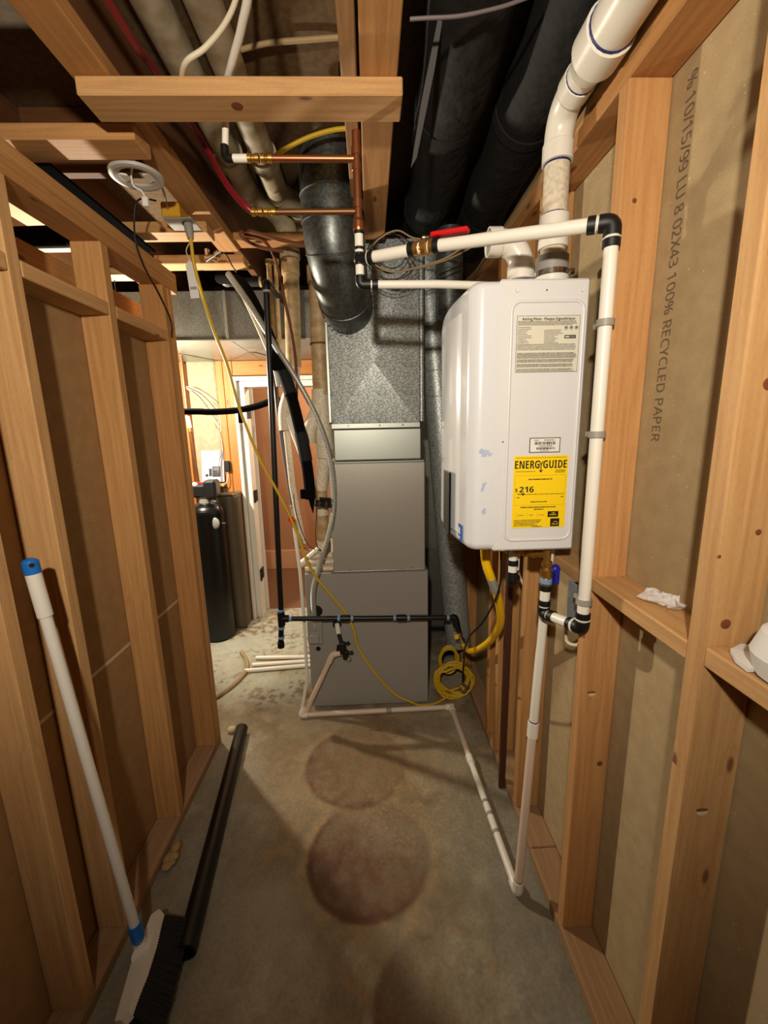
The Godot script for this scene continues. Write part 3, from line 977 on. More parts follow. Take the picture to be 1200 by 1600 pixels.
	ar.prism(PackedVector2Array([Vector2(-0.0058, 0.004), Vector2(0.0, -0.0035), Vector2(0.0058, 0.004), Vector2(0.0, 0.0015)]), Vector3(0.4310, 1.3845, z0 + 0.0020), Vector3.RIGHT, Vector3.UP, Vector3(0, 0, -0.0008))
	put("arrow", ar, M.ink, e)
	letters("$", 0.0125, Vector3(0.3705, 1.3370, z0 + 0.0016), Basis(), M.ink, e)
	letters("216", 0.0205, Vector3(0.3970, 1.3385, z0 + 0.0016), Basis(), M.ink, e, "lettering", true, 1.15)
	put("pointer", mb().prism(PackedVector2Array([Vector2(-0.0045, 0.0035), Vector2(0.0, -0.0035), Vector2(0.0045, 0.0035)]), Vector3(0.388, 1.3255, z0 + 0.0020), Vector3.RIGHT, Vector3.UP, Vector3(0, 0, -0.0008)), M.ink, e)
	# on the front cover
	put("control_panel", mb().span(Vector3(0.2195, 1.195, -1.255), Vector3(0.2245, 1.375, -1.165), 0.004), M.glass_dark, t, "narrow dark control panel")
	var bsk := put("blue_sticker", mb().span(Vector3(0.2385, 1.192, -1.124), Vector3(0.2425, 1.238, -1.096), 0.0004), M.sticker_blue, t, "small blue sticker")
	put("print_bars", mb().span(Vector3(0.2378, 1.212, -1.118), Vector3(0.2386, 1.230, -1.102), 0.0).span(Vector3(0.2378, 1.199, -1.120), Vector3(0.2386, 1.205, -1.102), 0.0), M.paper_white, bsk)
	# blue-grey scuffs on the white skin
	var r := RandomNumberGenerator.new()
	r.seed = 3
	for q in [[0.292, 1.43, 0.02, 0.010], [0.284, 1.438, 0.02, 0.008], [0.286, 1.35, 0.008, 0.022], [0.289, 1.285, 0.005, 0.010]]:
		var sc := mb()
		for k in 6:
			var c := Vector3(q[0] + r.randf_range(-0.5, 0.5) * q[2], q[1] + r.randf_range(-0.5, 0.5) * q[3], z0 + 0.0004 + k * 0.00012)
			sc.prism(PackedVector2Array([Vector2(-0.006, -0.0015), Vector2(0.001, -0.003), Vector2(0.006, 0.0015), Vector2(-0.001, 0.003)]), c, Vector3(1, 0.5, 0).normalized(), Vector3(-0.5, 1, 0).normalized(), Vector3(0, 0, -0.002))
		put("scuff_mark", sc, M.scuff, t)
	# stubs under the case
	for q in [[0.345, -1.25], [0.40, -1.36], [0.47, -1.30], [0.465, -1.11]]:
		put("pipe_stub", ring_at(Vector3(q[0], y0 - 0.008, q[1]), Vector3.UP, 0.014, 0.03), M.brass, t)

func build_vents():
	var t := thing("vent_pipe", "white plastic exhaust pipe rising from the heater and bending along the wall top", "vent pipe", Vector3(0.478, 1.836, -1.165))
	var x := 0.480
	var z := -1.165
	put("pipe", mb().tube([Vector3(x, 1.87, z), Vector3(x, 2.16, z)], 0.0302, 28), M.pvc_dusty, t, "dusty straight pipe section")
	put("coupling", ring_at(Vector3(x, 1.975, z), Vector3.UP, 0.0365, 0.075), M.pvc, t)
	put("primer_ring", ring_at(Vector3(x, 2.0145, z), Vector3.UP, 0.0312, 0.005), M.primer, t, "blue primer smear")
	var el := elbow(Vector3(x, 2.135, z), Vector3(x, 2.236, z), Vector3(x, 2.236, -1.06), 0.072, 10)
	put("elbow", mb().tube(el, 0.0335, 28).lathe(Vector3(x, 2.128, z), Vector3.UP, [Vector2(0.031, 0), Vector2(0.0365, 0.001), Vector2(0.0365, 0.040), Vector2(0.033, 0.044)], 28).lathe(Vector3(x, 2.236, -1.10), Vector3.BACK, [Vector2(0.033, 0), Vector2(0.0365, 0.003), Vector2(0.0365, 0.040), Vector2(0.031, 0.042)], 28), M.pvc, t)
	put("primer_ring", ring_at(Vector3(x, 2.127, z), Vector3.UP, 0.0315, 0.006), M.primer, t)
	put("primer_ring", ring_at(Vector3(x, 2.236, -1.058), Vector3.BACK, 0.0345, 0.005), M.primer, t)
	put("reducer", mb().lathe(Vector3(x, 2.236, -1.06), Vector3.BACK, [Vector2(0.030, 0.0), Vector2(0.0335, 0.002), Vector2(0.0345, 0.022), Vector2(0.046, 0.052), Vector2(0.0505, 0.060), Vector2(0.0505, 0.118), Vector2(0.045, 0.120)], 32), M.pvc, t)
	put("primer_ring", ring_at(Vector3(x, 2.236, -0.938), Vector3.BACK, 0.0462, 0.006), M.primer, t)
	put("pipe", mb().tube([Vector3(x, 2.236, -0.95), Vector3(x, 2.236, 0.3)], 0.0445, 32), M.pvc, t)
	put("rubber_coupling", ring_at(Vector3(x, 1.897, z), Vector3.UP, 0.041, 0.045), M.grey_plastic, t, "grey rubber coupling")
	put("collar", ring_at(Vector3(x, 1.853, z), Vector3.UP, 0.043, 0.036), M.white_plastic, t)
	put("hose_clamp", mb().lathe(Vector3(x, 1.872, z), Vector3.UP, [Vector2(0.041, 0), Vector2(0.0435, 0), Vector2(0.0435, 0.012), Vector2(0.041, 0.012)], 28).box(Vector3(x + 0.036, 1.876, z + 0.036), Vector3(0.014, 0.014, 0.012), 0.002), M.chrome, t, "shiny steel hose clamp")
	var u := thing("intake_elbow", "short white plastic air intake elbow with a screened mouth on top of the heater", "elbow pipe", Vector3(0.424, 1.836, -1.235))
	var c := Vector3(0.424, 1.836, -1.235)
	put("pipe", mb().tube([c, c + Vector3(0, 0.05, 0)], 0.0302, 26), M.pvc_dusty, u)
	put("primer_ring", ring_at(c + Vector3(0, 0.047, 0), Vector3.UP, 0.0318, 0.005), M.primer, u, "blue primer smear")
	var arc := []
	for k in 11:
		var a := PI / 2 * k / 10.0
		arc.append(c + Vector3(-0.062 * (1.0 - cos(a)), 0.085 + 0.062 * sin(a), 0))
	put("elbow", mb().tube(arc, 0.0325, 26, false).lathe(c + Vector3(0, 0.05, 0), Vector3.UP, [Vector2(0.030, 0), Vector2(0.0362, 0.001), Vector2(0.0362, 0.036), Vector2(0.0325, 0.04)], 26).lathe(c + Vector3(-0.056, 0.147, 0), Vector3.LEFT, [Vector2(0.0325, 0.0), Vector2(0.0362, 0.003), Vector2(0.0362, 0.036), Vector2(0.032, 0.036), Vector2(0.031, 0.004), Vector2(0.031, 0.0)], 26), M.pvc, u)
	var sc := mb()
	for k in range(-4, 5):
		var hh := sqrt(max(0.0, 0.031 * 0.031 - pow(k * 0.0065, 2.0)))
		sc.tube([c + Vector3(-0.088, 0.147 - hh, k * 0.0065), c + Vector3(-0.088, 0.147 + hh, k * 0.0065)], 0.0009, 5)
		sc.tube([c + Vector3(-0.088, 0.147 + k * 0.0065, -hh), c + Vector3(-0.088, 0.147 + k * 0.0065, hh)], 0.0009, 5)
	put("screen", sc, M.grey_plastic, u, "wire insect screen")

# ---------------------------------------------------------------- water lines
func fitting(parent: Node3D, pos: Vector3, axis: Vector3, r: float, called := "ring_fitting"):
	# black crimp ring with a white gauge line
	put(called, ring_at(pos, axis, r + 0.0028, 0.016), M.black, parent)

func build_water_lines():
	# copper riser and its branches
	var t := thing("copper_manifold", "copper riser with two side branches under the front cross board", "copper pipe", Vector3(-0.014, 1.99, -1.25))
	put("riser", mb().tube(V([-0.014, 2.25, -1.25, -0.014, 2.03, -1.25]), 0.0111, 16), M.copper, t)
	put("branch", mb().tube(V([-0.26, 2.19, -1.25, -0.014, 2.188, -1.25]), 0.0085, 14), M.copper, t)
	put("branch", mb().tube(V([-0.24, 2.066, -1.25, -0.014, 2.066, -1.25]), 0.0075, 14), M.copper_dull, t)
	for y in [2.205, 2.170, 2.083]:
		put("tee_collar", ring_at(Vector3(-0.014, y, -1.25), Vector3.UP, 0.0135, 0.022), M.copper, t)
	put("adapter", mb().lathe(Vector3(-0.014, 2.018, -1.25), Vector3.UP, [Vector2(0.0, 0), Vector2(0.014, 0), Vector2(0.0155, 0.006), Vector2(0.0155, 0.022), Vector2(0.013, 0.03), Vector2(0.013, 0.036), Vector2(0.0, 0.036)], 18), M.copper, t)
	for q in [[2.19, 0.0112, 0.0085], [2.066, 0.0105, 0.0075]]:
		for k in 2:
			put("brass_union", mb().lathe(Vector3(-0.262 - k * 0.034, q[0], -1.25), Vector3.RIGHT, [Vector2(0.0, 0), Vector2(q[1], 0.001), Vector2(q[1], 0.010), Vector2(q[2], 0.012), Vector2(q[2], 0.018), Vector2(q[1], 0.02), Vector2(q[1], 0.030), Vector2(0, 0.031)], 8), M.brass, t, "brass compression union")

	# main white line: manifold -> tee -> valve -> corner -> down the stud -> below the heater
	var w := thing("water_line", "thick white water line with black elbows running from copper riser down beside the heater", "water pipe", Vector3(0.51, 1.0, -0.945))
	var a := Vector3(-0.014, 1.950, -1.25)
	var v := Vector3(0.150, 1.945, -1.165)
	var c := Vector3(0.512, 1.905, -0.945)
	var c2 := Vector3(0.512, 1.004, -0.945)
	var d := Vector3(0.470, 0.985, -1.075)
	var dir := (c - a).normalized()
	put("pipe", mb().tube([Vector3(-0.014, 2.02, -1.25), Vector3(-0.014, 1.895, -1.25)], 0.0115, 16), M.pex, w)
	put("pipe", mb().tube([a, v], 0.0143, 18), M.pex, w)
	put("pipe", mb().tube([v, c], 0.0143, 18), M.pex, w)
	put("pipe", mb().tube([c, c2], 0.0143, 18), M.pex, w)
	put("pipe", mb().tube([c2, d], 0.0135, 18), M.pex, w)
	put("pipe", mb().tube([d, d + Vector3(0.002, 0.075, 0)], 0.0135, 18), M.pex, w)
	put("pipe", mb().tube([Vector3(-0.014, 1.887, -1.25), Vector3(0.20, 1.886, -1.25), Vector3(0.50, 1.880, -1.27)], 0.0105, 16), M.pex, w)
	put("tee", mb().ball(a, Vector3.ONE * 0.0165, 8).tube([a - Vector3(0, 0.015, 0), a + Vector3(0, 0.015, 0)], 0.0145, 14).tube([a, a + dir * 0.026], 0.0165, 14), M.black, w)
	for y in [2.014, 1.976, 1.906]: put("ring_fitting", ring_at(Vector3(-0.014, y, -1.25), Vector3.UP, 0.0142, 0.007), M.black, w)
	fitting(w, a + dir * 0.036, dir, 0.0146)
	put("elbow", mb().tube(elbow(Vector3(-0.014, 1.905, -1.25), Vector3(-0.014, 1.887, -1.25), Vector3(0.014, 1.887, -1.25), 0.010), 0.0135, 14), M.black, w)
	fitting(w, Vector3(0.026, 1.887, -1.25), Vector3.RIGHT, 0.0108)
	put("elbow", mb().tube(elbow(c - dir * 0.026, c, c - Vector3(0, 0.026, 0), 0.014), 0.0175, 16), M.black, w)
	fitting(w, c - dir * 0.040, dir, 0.0146)
	fitting(w, c - Vector3(0, 0.040, 0), Vector3.UP, 0.0146)
	put("elbow", mb().tube(elbow(c2 + Vector3(0, 0.02, 0), c2, c2 + (d - c2).normalized() * 0.02, 0.012), 0.0175, 16), M.black, w)
	fitting(w, c2 + Vector3(0, 0.034, 0), Vector3.UP, 0.0146)
	fitting(w, c2 + (d - c2).normalized() * 0.036, d - c2, 0.0138)
	put("elbow", mb().tube(elbow(d + Vector3(0, 0.02, 0), d, d + (c2 - d).normalized() * 0.02, 0.012), 0.0165, 16), M.black, w)
	fitting(w, d + (c2 - d).normalized() * 0.034, c2 - d, 0.0138)
	fitting(w, d + Vector3(0.001, 0.032, 0), Vector3.UP, 0.0138)
	fitting(w, d + Vector3(0.002, 0.076, 0), Vector3.UP, 0.0138)
	# thin white stripes on the crimp rings
	for q in [[c - dir * 0.030, dir], [c - Vector3(0, 0.030, 0), Vector3.UP], [c2 + Vector3(0, 0.024, 0), Vector3.UP], [c2 + (d - c2).normalized() * 0.026, d - c2], [a + dir * 0.029, dir]]:
		put("gauge_stripe", ring_at(q[0], q[1], 0.0182, 0.003), M.pex, w)

	# red-handled ball valve on the main line
	var rv := thing("ball_valve", "brass ball valve with a red lever on the white line left of the heater", "valve", v)
	var perp := dir.cross(Vector3.UP).normalized()
	put("body", mb().lathe(v - dir * 0.026, dir, [Vector2(0, 0), Vector2(0.0165, 0), Vector2(0.0165, 0.012), Vector2(0.013, 0.015), Vector2(0.019, 0.022), Vector2(0.019, 0.034), Vector2(0.013, 0.04), Vector2(0.0165, 0.042), Vector2(0.0165, 0.054), Vector2(0, 0.054)], 16), M.brass, rv)
	for s in [-1, 1]: fitting(rv, v + dir * 0.034 * s, dir, 0.0146)
	put("stem", mb().lathe(v + Vector3(0, 0.017, 0), Vector3.UP, [Vector2(0.008, 0), Vector2(0.008, 0.004), Vector2(0.005, 0.005), Vector2(0.005, 0.008), Vector2(0, 0.008)], 12).span(v + Vector3(-0.006, 0.019, -0.011), v + Vector3(0.026, 0.025, 0.011), 0.002), M.chrome, rv)
	var h := mb()
	h.x = Transform3D(Basis(dir, (Vector3.UP - dir * dir.y).normalized(), dir.cross(Vector3.UP).normalized()), v + Vector3(0, 0.021, 0))
	h.box(Vector3(0.068, 0.004, 0), Vector3(0.096, 0.011, 0.022), 0.004)
	put("lever", h, M.red, rv, "red plastic lever with raised letters")

	# clips on the stud
	for q in [[1.711, 0.0], [1.476, 0.0], [1.075, 0.0]]:
		var cl := put("pipe_clip", mb().lathe(Vector3(0.512, q[0] - 0.007, -0.945), Vector3.UP, [Vector2(0.0148, 0), Vector2(0.0185, 0), Vector2(0.0185, 0.014), Vector2(0.0148, 0.014)], 18).span(Vector3(0.505, q[0] - 0.006, -0.985), Vector3(0.5295, q[0] + 0.006, -0.962), 0.002), M.clip)
		tag(cl, {1.711: "grey pipe clip holding the white line near the top of the heater", 1.476: "grey pipe clip holding the white line halfway down the heater", 1.075: "grey pipe clip holding the white line below the heater"}[q[0]], "clip", "grey clips on the vertical white line")

	# blue-handled drain valve and brass row below the heater
	var bv := thing("service_valve", "brass service valve with a blue handle hanging below the heater", "valve", d + Vector3(0.002, 0.08, 0))
	var s0 := d + Vector3(0.002, 0.084, 0)
	put("body", mb().lathe(s0, Vector3.UP, [Vector2(0, 0), Vector2(0.0155, 0), Vector2(0.0155, 0.016), Vector2(0.012, 0.02), Vector2(0.0175, 0.026), Vector2(0.0175, 0.044), Vector2(0.012, 0.05), Vector2(0.0145, 0.054), Vector2(0.0145, 0.066), Vector2(0.010, 0.07), Vector2(0.010, 0.10), Vector2(0, 0.10)], 18), M.brass, bv)
	put("blue_band", ring_at(s0 + Vector3(0, 0.012, 0), Vector3.UP, 0.0162, 0.014), M.blue_tape, bv, "pale blue band")
	put("handle", mb().box(s0 + Vector3(0.024, 0.030, 0.006), Vector3(0.012, 0.050, 0.024), 0.004).ball(s0 + Vector3(0.022, 0.046, 0.004), Vector3(0.013, 0.013, 0.013), 8), M.blue, bv, "blue plastic handle")
	put("outlet", mb().tube([s0 + Vector3(0, 0.085, 0), s0 + Vector3(-0.035, 0.075, -0.05), s0 + Vector3(-0.085, 0.072, -0.11)], 0.0085, 12), M.brass, bv)
	for k in 4: put("nut", mb().lathe(s0 + Vector3(-0.022 - k * 0.016, 0.078 - k * 0.002, -0.032 - k * 0.02), Vector3(-0.7, 0, -1), [Vector2(0, 0), Vector2(0.0125, 0), Vector2(0.0125, 0.012), Vector2(0, 0.012)], 6), M.brass, bv)
	put("relief_knob", mb().ball(s0 + Vector3(-0.055, 0.092, -0.075), Vector3(0.010, 0.008, 0.010), 8), M.blue, bv)
	var hv := thing("hot_outlet", "short white stub with black rings and red tag hanging below the heater", "pipe stub", Vector3(0.405, 1.04, -1.20))
	var hb := Vector3(0.408, 1.045, -1.16)
	put("pipe", mb().tube([hb, hb + Vector3(0, 0.10, 0)], 0.0125, 16), M.pex, hv)
	put("elbow", mb().tube(elbow(hb + Vector3(0, 0.02, 0), hb, hb + Vector3(0.02, 0.004, -0.03), 0.01), 0.0155, 14), M.black, hv)
	fitting(hv, hb + Vector3(0, 0.026, 0), Vector3.UP, 0.0128)
	fitting(hv, hb + Vector3(0, 0.062, 0), Vector3.UP, 0.0128)
	put("pipe", mb().tube([hb + Vector3(0.02, 0.03, -0.03), hb + Vector3(0.022, 0.12, -0.03)], 0.0105, 14), M.pex, hv)
	put("red_tag", mb().box(hb + Vector3(0.010, 0.102, -0.004), Vector3(0.020, 0.035, 0.003), 0.001), M.red, hv, "red plastic tag")
	# drain line: up from the floor to the heater
	var dr := thing("drain_pipe", "white plastic drain pipe standing from a floor elbow up to the heater's underside", "drain pipe", Vector3(0.438, 0.0, -1.077))
	var f0 := Vector3(0.438, 0.018, -1.077)
	var f1 := Vector3(0.505, 1.168, -1.135)
	var fd := (f1 - f0).normalized()
	put("pipe", mb().tube([f0, f0.lerp(f1, 0.50)], 0.0134, 18), M.pvc_pink, dr, "dirty lower length")
	put("pipe", mb().tube([f0.lerp(f1, 0.5), f1], 0.0134, 18), M.pvc, dr)
	put("coupling", ring_at(f0.lerp(f1, 0.50), fd, 0.0168, 0.05), M.pvc, dr)
	put("primer_ring", ring_at(f0.lerp(f1, 0.523), fd, 0.0145, 0.004), M.primer, dr)
	put("primer_ring", ring_at(f0 + fd * 0.044, fd, 0.0145, 0.004), M.cable_grey, dr)
	var g1 := Vector3(0.400, 0.018, -2.0)
	var g0 := Vector3(-0.405, 0.018, -1.985)
	put("elbow", mb().tube(elbow(f0 + fd * 0.04, f0, f0 + (g1 - f0).normalized() * 0.035, 0.014), 0.0172, 16), M.pvc, dr)
	put("pipe", mb().tube([f0, f0.lerp(g1, 0.6)], 0.0134, 16), M.pvc, dr)
	put("pipe", mb().tube([f0.lerp(g1, 0.6), g1], 0.0134, 16), M.pvc_pink, dr)
	put("coupling", ring_at(f0.lerp(g1, 0.60), g1 - f0, 0.0168, 0.045), M.pvc, dr)
	put("tee", mb().tube([g1 + Vector3(0.012, 0, 0), g1 - Vector3(0.032, 0, 0)], 0.0172, 16).tube([g1, g1 + (f0 - g1).normalized() * 0.03], 0.0172, 16), M.pvc, dr)
	put("pipe", mb().tube([g1, g0], 0.0134, 16), M.pvc_pink, dr)
	for q in [0.22, 0.30, 0.36]: put("print_mark", ring_at(f0.lerp(g1, q), g1 - f0, 0.0136, 0.016), M.grey_plastic, dr)
	put("print_mark", ring_at(g1.lerp(g0, 0.42), g0 - g1, 0.0136, 0.03), M.grey_plastic, dr)
	put("corner_elbow", mb().tube(elbow(g0 + Vector3(0.034, 0, 0), g0, g0 + Vector3(0.02, 0.035, -0.01), 0.014), 0.0172, 16), M.pvc, dr)
	put("pipe", mb().tube([g0, Vector3(-0.368, 0.20, -2.03), Vector3(-0.366, 0.55, -2.032), Vector3(-0.370, 0.80, -2.032), Vector3(-0.388, 1.02, -2.05)], 0.0085, 14), M.pvc, dr)

	# overhead white lines
	var o := thing("overhead_water_line", "slim white water line dropping from the ceiling to the upper copper branch", "water pipe", Vector3(-0.345, 2.2, -1.25))
	put("pipe", mb().tube(curve(V([-0.19, 2.36, -0.80, -0.199, 2.318, -0.95, -0.237, 2.310, -1.04, -0.282, 2.306, -1.12, -0.325, 2.302, -1.20, -0.343, 2.280, -1.25, -0.352, 2.215, -1.257])), 0.0085, 12), M.pex, o)
	put("elbow", mb().tube(elbow(Vector3(-0.353, 2.222, -1.257), Vector3(-0.353, 2.191, -1.255), Vector3(-0.33, 2.190, -1.25), 0.014), 0.0105, 12), M.black, o)
	put("pipe", mb().tube(V([-0.334, 2.190, -1.25, -0.292, 2.190, -1.25]), 0.0095, 12), M.pex, o)
	var rp := thing("red_water_line", "crimson plastic water line running along the ceiling joist", "water pipe", Vector3(-0.46, 2.3, -1.3))
	put("pipe", mb().tube(curve(V([-0.47, 2.30, 0.2, -0.471, 2.30, -0.95, -0.476, 2.325, -1.15, -0.46, 2.325, -1.40, -0.37, 2.16, -1.30, -0.315, 2.085, -1.25, -0.292, 2.066, -1.25])), 0.0085, 12), M.red_pex, rp)

# ---------------------------------------------------------------- gas
func build_gas_line():
	var t := thing("gas_pipe", "black iron gas pipe dropping at the furnace's left and crossing its front", "gas pipe", Vector3(-0.468, 0.42, -1.965))
	var z := -1.965
	var top := Vector3(-0.425, 2.12, z)
	var tee := Vector3(-0.466, 0.578, z)
	var end := Vector3(0.392, 0.553, z)
	put("pipe", mb().tube([top, tee], 0.0135, 18), M.black_iron, t)
	put("pipe", mb().tube([tee, end], 0.0125, 18), M.black_iron, t)
	put("drip_leg", mb().tube([tee, Vector3(-0.477, 0.45, z)], 0.0135, 18), M.black_iron, t)
	put("end_cap", ring_at(Vector3(-0.4775, 0.437, z), Vector3.UP, 0.0175, 0.028), M.black_iron, t)
	put("tee", mb().tube([tee - Vector3(0, 0.034, 0), tee + Vector3(0, 0.034, 0)], 0.0185, 16).tube([tee, tee + Vector3(0.036, 0, 0)], 0.0185, 16), M.black_iron, t)
	for y in [0.045, -0.048, -0.100]: put("tape", ring_at(tee + Vector3(-0.0009 if y > 0 else 0.002 + y * 0.085, y, 0), Vector3.UP, 0.0155, 0.013), M.blue_tape, t)
	for x in [0.046, 0.286, 0.352, 0.566, 0.636, 0.836]:
		put("tape", ring_at(tee.lerp(end, x / 0.858), end - tee, 0.0148, 0.013), M.blue_tape, t)
	for x in [0.319, 0.601]: put("union", ring_at(tee.lerp(end, x / 0.858), end - tee, 0.0175, 0.046), M.black_iron, t)
	var e2 := Vector3(0.412, 0.505, -1.955)
	put("elbow", mb().tube(elbow(end, end + Vector3(0.018, 0, 0), e2, 0.016), 0.0175, 16), M.black_iron, t)
	put("nipple", mb().tube([end + Vector3(0.018, -0.004, 0), e2 + Vector3(0.012, -0.02, 0.004)], 0.014, 16), M.black_iron, t)
	put("tape", ring_at(e2 + Vector3(0, 0.022, -0.004), Vector3(0.3, -1, 0.2), 0.0158, 0.008), M.blue_tape, t)
	put("top_elbow", mb().tube(elbow(top - Vector3(0, 0.03, 0), top, top + Vector3(0.0, 0.004, -0.05), 0.02), 0.0185, 16).tube([top + Vector3(0, 0.004, -0.04), Vector3(-0.425, 2.14, -2.3)], 0.0135, 14), M.black_iron, t)
	put("top_tape", ring_at(top - Vector3(-0.001, 0.034, 0), Vector3.UP, 0.017, 0.01), M.clip, t)
	var v := thing("gas_valve", "small gas shut-off with a yellow tab at the end of the black pipe", "valve", e2 + Vector3(0.012, -0.03, 0.004))
	var q := e2 + Vector3(0.013, -0.026, 0.004)
	var dn := Vector3(0.32, -1, 0.1).normalized()
	put("body", mb().lathe(q, dn, [Vector2(0, 0), Vector2(0.014, 0), Vector2(0.014, 0.012), Vector2(0.011, 0.014), Vector2(0.011, 0.036), Vector2(0.0155, 0.038), Vector2(0.0155, 0.052), Vector2(0, 0.052)], 14), M.chrome, v)
	put("tab", mb().box(q + Vector3(-0.014, -0.020, 0.012), Vector3(0.020, 0.024, 0.008), 0.004), M.yellow, v, "yellow plastic tab")
	var f := thing("gas_hose", "bright yellow coated gas hose looping from the valve up to the heater", "gas hose", Vector3(0.40, 0.43, -1.6))
	var q2 := q + dn * 0.05
	put("hose", mb().tube(curve([Vector3(0.349, 1.165, -1.25), Vector3(0.352, 1.09, -1.25), Vector3(0.375, 1.02, -1.255), Vector3(0.415, 0.925, -1.30), Vector3(0.452, 0.80, -1.39), Vector3(0.470, 0.66, -1.54), Vector3(0.468, 0.53, -1.70), Vector3(0.455, 0.435, -1.84), q2 + Vector3(0.008, -0.022, 0.01), q2], 8), 0.0140, 16), M.yellow, f)
	put("hose_label", mb().tube(curve([Vector3(0.3585, 1.062, -1.252), Vector3(0.375, 1.02, -1.255), Vector3(0.396, 0.972, -1.272)], 4), 0.0144, 16), M.grey_plastic, f, "grey printed label wrapped round the hose")
	put("end_nut", ring_at(q2, dn, 0.0165, 0.02), M.chrome, f)

# ---------------------------------------------------------------- furnace
func build_furnace():
	var x0 := -0.353
	var x1 := 0.282
	var zf := -2.05
	var t := thing("furnace", "grey upright furnace cabinet standing at the end of the corridor", "furnace", Vector3(-0.035, 0, -2.4))
	put("cabinet", mb().span(Vector3(x0, 0.012, -2.76), Vector3(x1, 0.778, zf - 0.006), 0.004), M.furnace, t)
	put("door_panel", mb().span(Vector3(x0 + 0.002, 0.02, zf - 0.0055), Vector3(x1 - 0.002, 0.532, zf + 0.002), 0.003), M.furnace, t)
	put("door_panel", mb().span(Vector3(x0 + 0.002, 0.536, zf - 0.0055), Vector3(x1 - 0.002, 0.776, zf + 0.002), 0.003), M.furnace, t)
	put("knockout_plug", mb().lathe(Vector3(-0.303, 0.362, zf + 0.002), Vector3.BACK, [Vector2(0.013, 0), Vector2(0.012, 0.003), Vector2(0, 0.003)], 16), M.black, t)
	put("grommet", mb().lathe(Vector3(-0.198, 0.497, zf + 0.002), Vector3.BACK, [Vector2(0.024, 0), Vector2(0.023, 0.005), Vector2(0.014, 0.006), Vector2(0.013, 0.0)], 20), M.black, t)
	put("grommet", mb().lathe(Vector3(-0.302, 0.575, zf + 0.002), Vector3.BACK, [Vector2(0.032, 0), Vector2(0.030, 0.005), Vector2(0, 0.005)], 20), M.black, t)
	var c := thing("coil_case", "dimpled metal coil case sitting on top of the grey furnace", "coil case", Vector3(0.03, 0.779, -2.4))
	put("case", mb().span(Vector3(-0.203, 0.782, -2.60), Vector3(0.266, 1.338, zf), 0.004), M.stucco, c)
	put("lower_lip", mb().span(Vector3(-0.215, 0.779, zf - 0.03), Vector3(0.274, 0.786, zf + 0.006), 0.001), M.galv_smooth, c)
	put("upper_rim", mb().span(Vector3(-0.196, 1.336, zf - 0.02), Vector3(0.262, 1.346, zf + 0.010), 0.003), M.galv_smooth, c)
	put("neck", mb().span(Vector3(-0.176, 1.347, -2.55), Vector3(0.250, 1.500, zf - 0.004), 0.006), M.galv_smooth, c)
	for q in [[-0.12, 0.784], [0.15, 0.784], [0.20, 0.786], [-0.02, 0.784]]:
		put("screw", mb().lathe(Vector3(q[0], q[1] + 0.008, zf), Vector3.BACK, [Vector2(0.004, 0), Vector2(0.003, 0.003), Vector2(0, 0.003)], 8), M.chrome, c)
	var p := thing("supply_plenum", "spangled galvanized supply plenum with a cross-broken front above the coil case", "plenum", Vector3(0.03, 1.501, -2.4))
	var a := Vector3(-0.178, 1.515, zf)
	var b := Vector3(0.240, 1.515, zf)
	var d := Vector3(0.240, 2.32, zf)
	var e := Vector3(-0.178, 2.32, zf)
	var m := Vector3(0.031, 1.795, zf + 0.040)
	var fr := mb()
	for q in [[a, b], [b, d], [d, e], [e, a]]:
		var nn: Vector3 = (q[1] - q[0]).cross(m - q[0]).normalized()
		if nn.z < 0: nn = -nn
		fr.tri(q[0], q[1], m, nn, nn, nn)
	put("front_sheet", fr, M.galv, p)
	put("duct_box", mb().span(Vector3(-0.178, 1.503, -2.55), Vector3(0.240, 2.32, zf - 0.0015), 0.002), M.galv, p)
	put("slip_cleat", mb().span(Vector3(-0.181, 1.501, zf - 0.02), Vector3(0.243, 1.526, zf + 0.008), 0.002), M.galv_smooth, p)
	put("corner_cleat", mb().tube([Vector3(0.252, 1.53, zf - 0.012), Vector3(0.252, 2.32, zf - 0.012)], 0.013, 12), M.galv, p)
	put("corner_cleat", mb().span(Vector3(-0.192, 1.53, zf - 0.03), Vector3(-0.179, 2.32, zf - 0.002), 0.002), M.galv_smooth, p)
	for q in [-0.10, 0.05, 0.16]: put("screw", mb().lathe(Vector3(q, 1.514, zf + 0.008), Vector3.BACK, [Vector2(0.005, 0), Vector2(0.004, 0.003), Vector2(0, 0.003)], 8), M.chrome, p)

	var rd := thing("return_duct", "galvanized return duct standing behind the furnace and the drain stacks", "duct", Vector3(-0.03, 0, -3.0))
	put("duct_box", mb().span(Vector3(-0.24, 0.0, -3.20), Vector3(0.50, 2.24, -2.79), 0.003), M.galv_old, rd)
	# switch box and armoured cable
	var s := thing("switch_box", "small metal electrical box with a cover on the furnace's upper left front", "electrical box", Vector3(-0.308, 0.40, zf + 0.002))
	put("box", mb().span(Vector3(-0.346, 0.412, zf + 0.0025), Vector3(-0.278, 0.522, zf + 0.028), 0.003), M.steel, s)
	put("cover", mb().span(Vector3(-0.350, 0.405, zf + 0.0285), Vector3(-0.274, 0.528, zf + 0.032), 0.002), M.steel, s)
	put("switch_plate", mb().span(Vector3(-0.338, 0.415, zf + 0.0325), Vector3(-0.290, 0.462, zf + 0.048), 0.003), M.clip, s)
	put("knob", mb().lathe(Vector3(-0.314, 0.497, zf + 0.032), Vector3.BACK, [Vector2(0.014, 0), Vector2(0.012, 0.012), Vector2(0, 0.013)], 14), M.steel, s)
	var ax := thing("armored_cable", "silver armoured cable curving from the duct down into the furnace front", "cable", Vector3(-0.30, 0.58, -2.02))
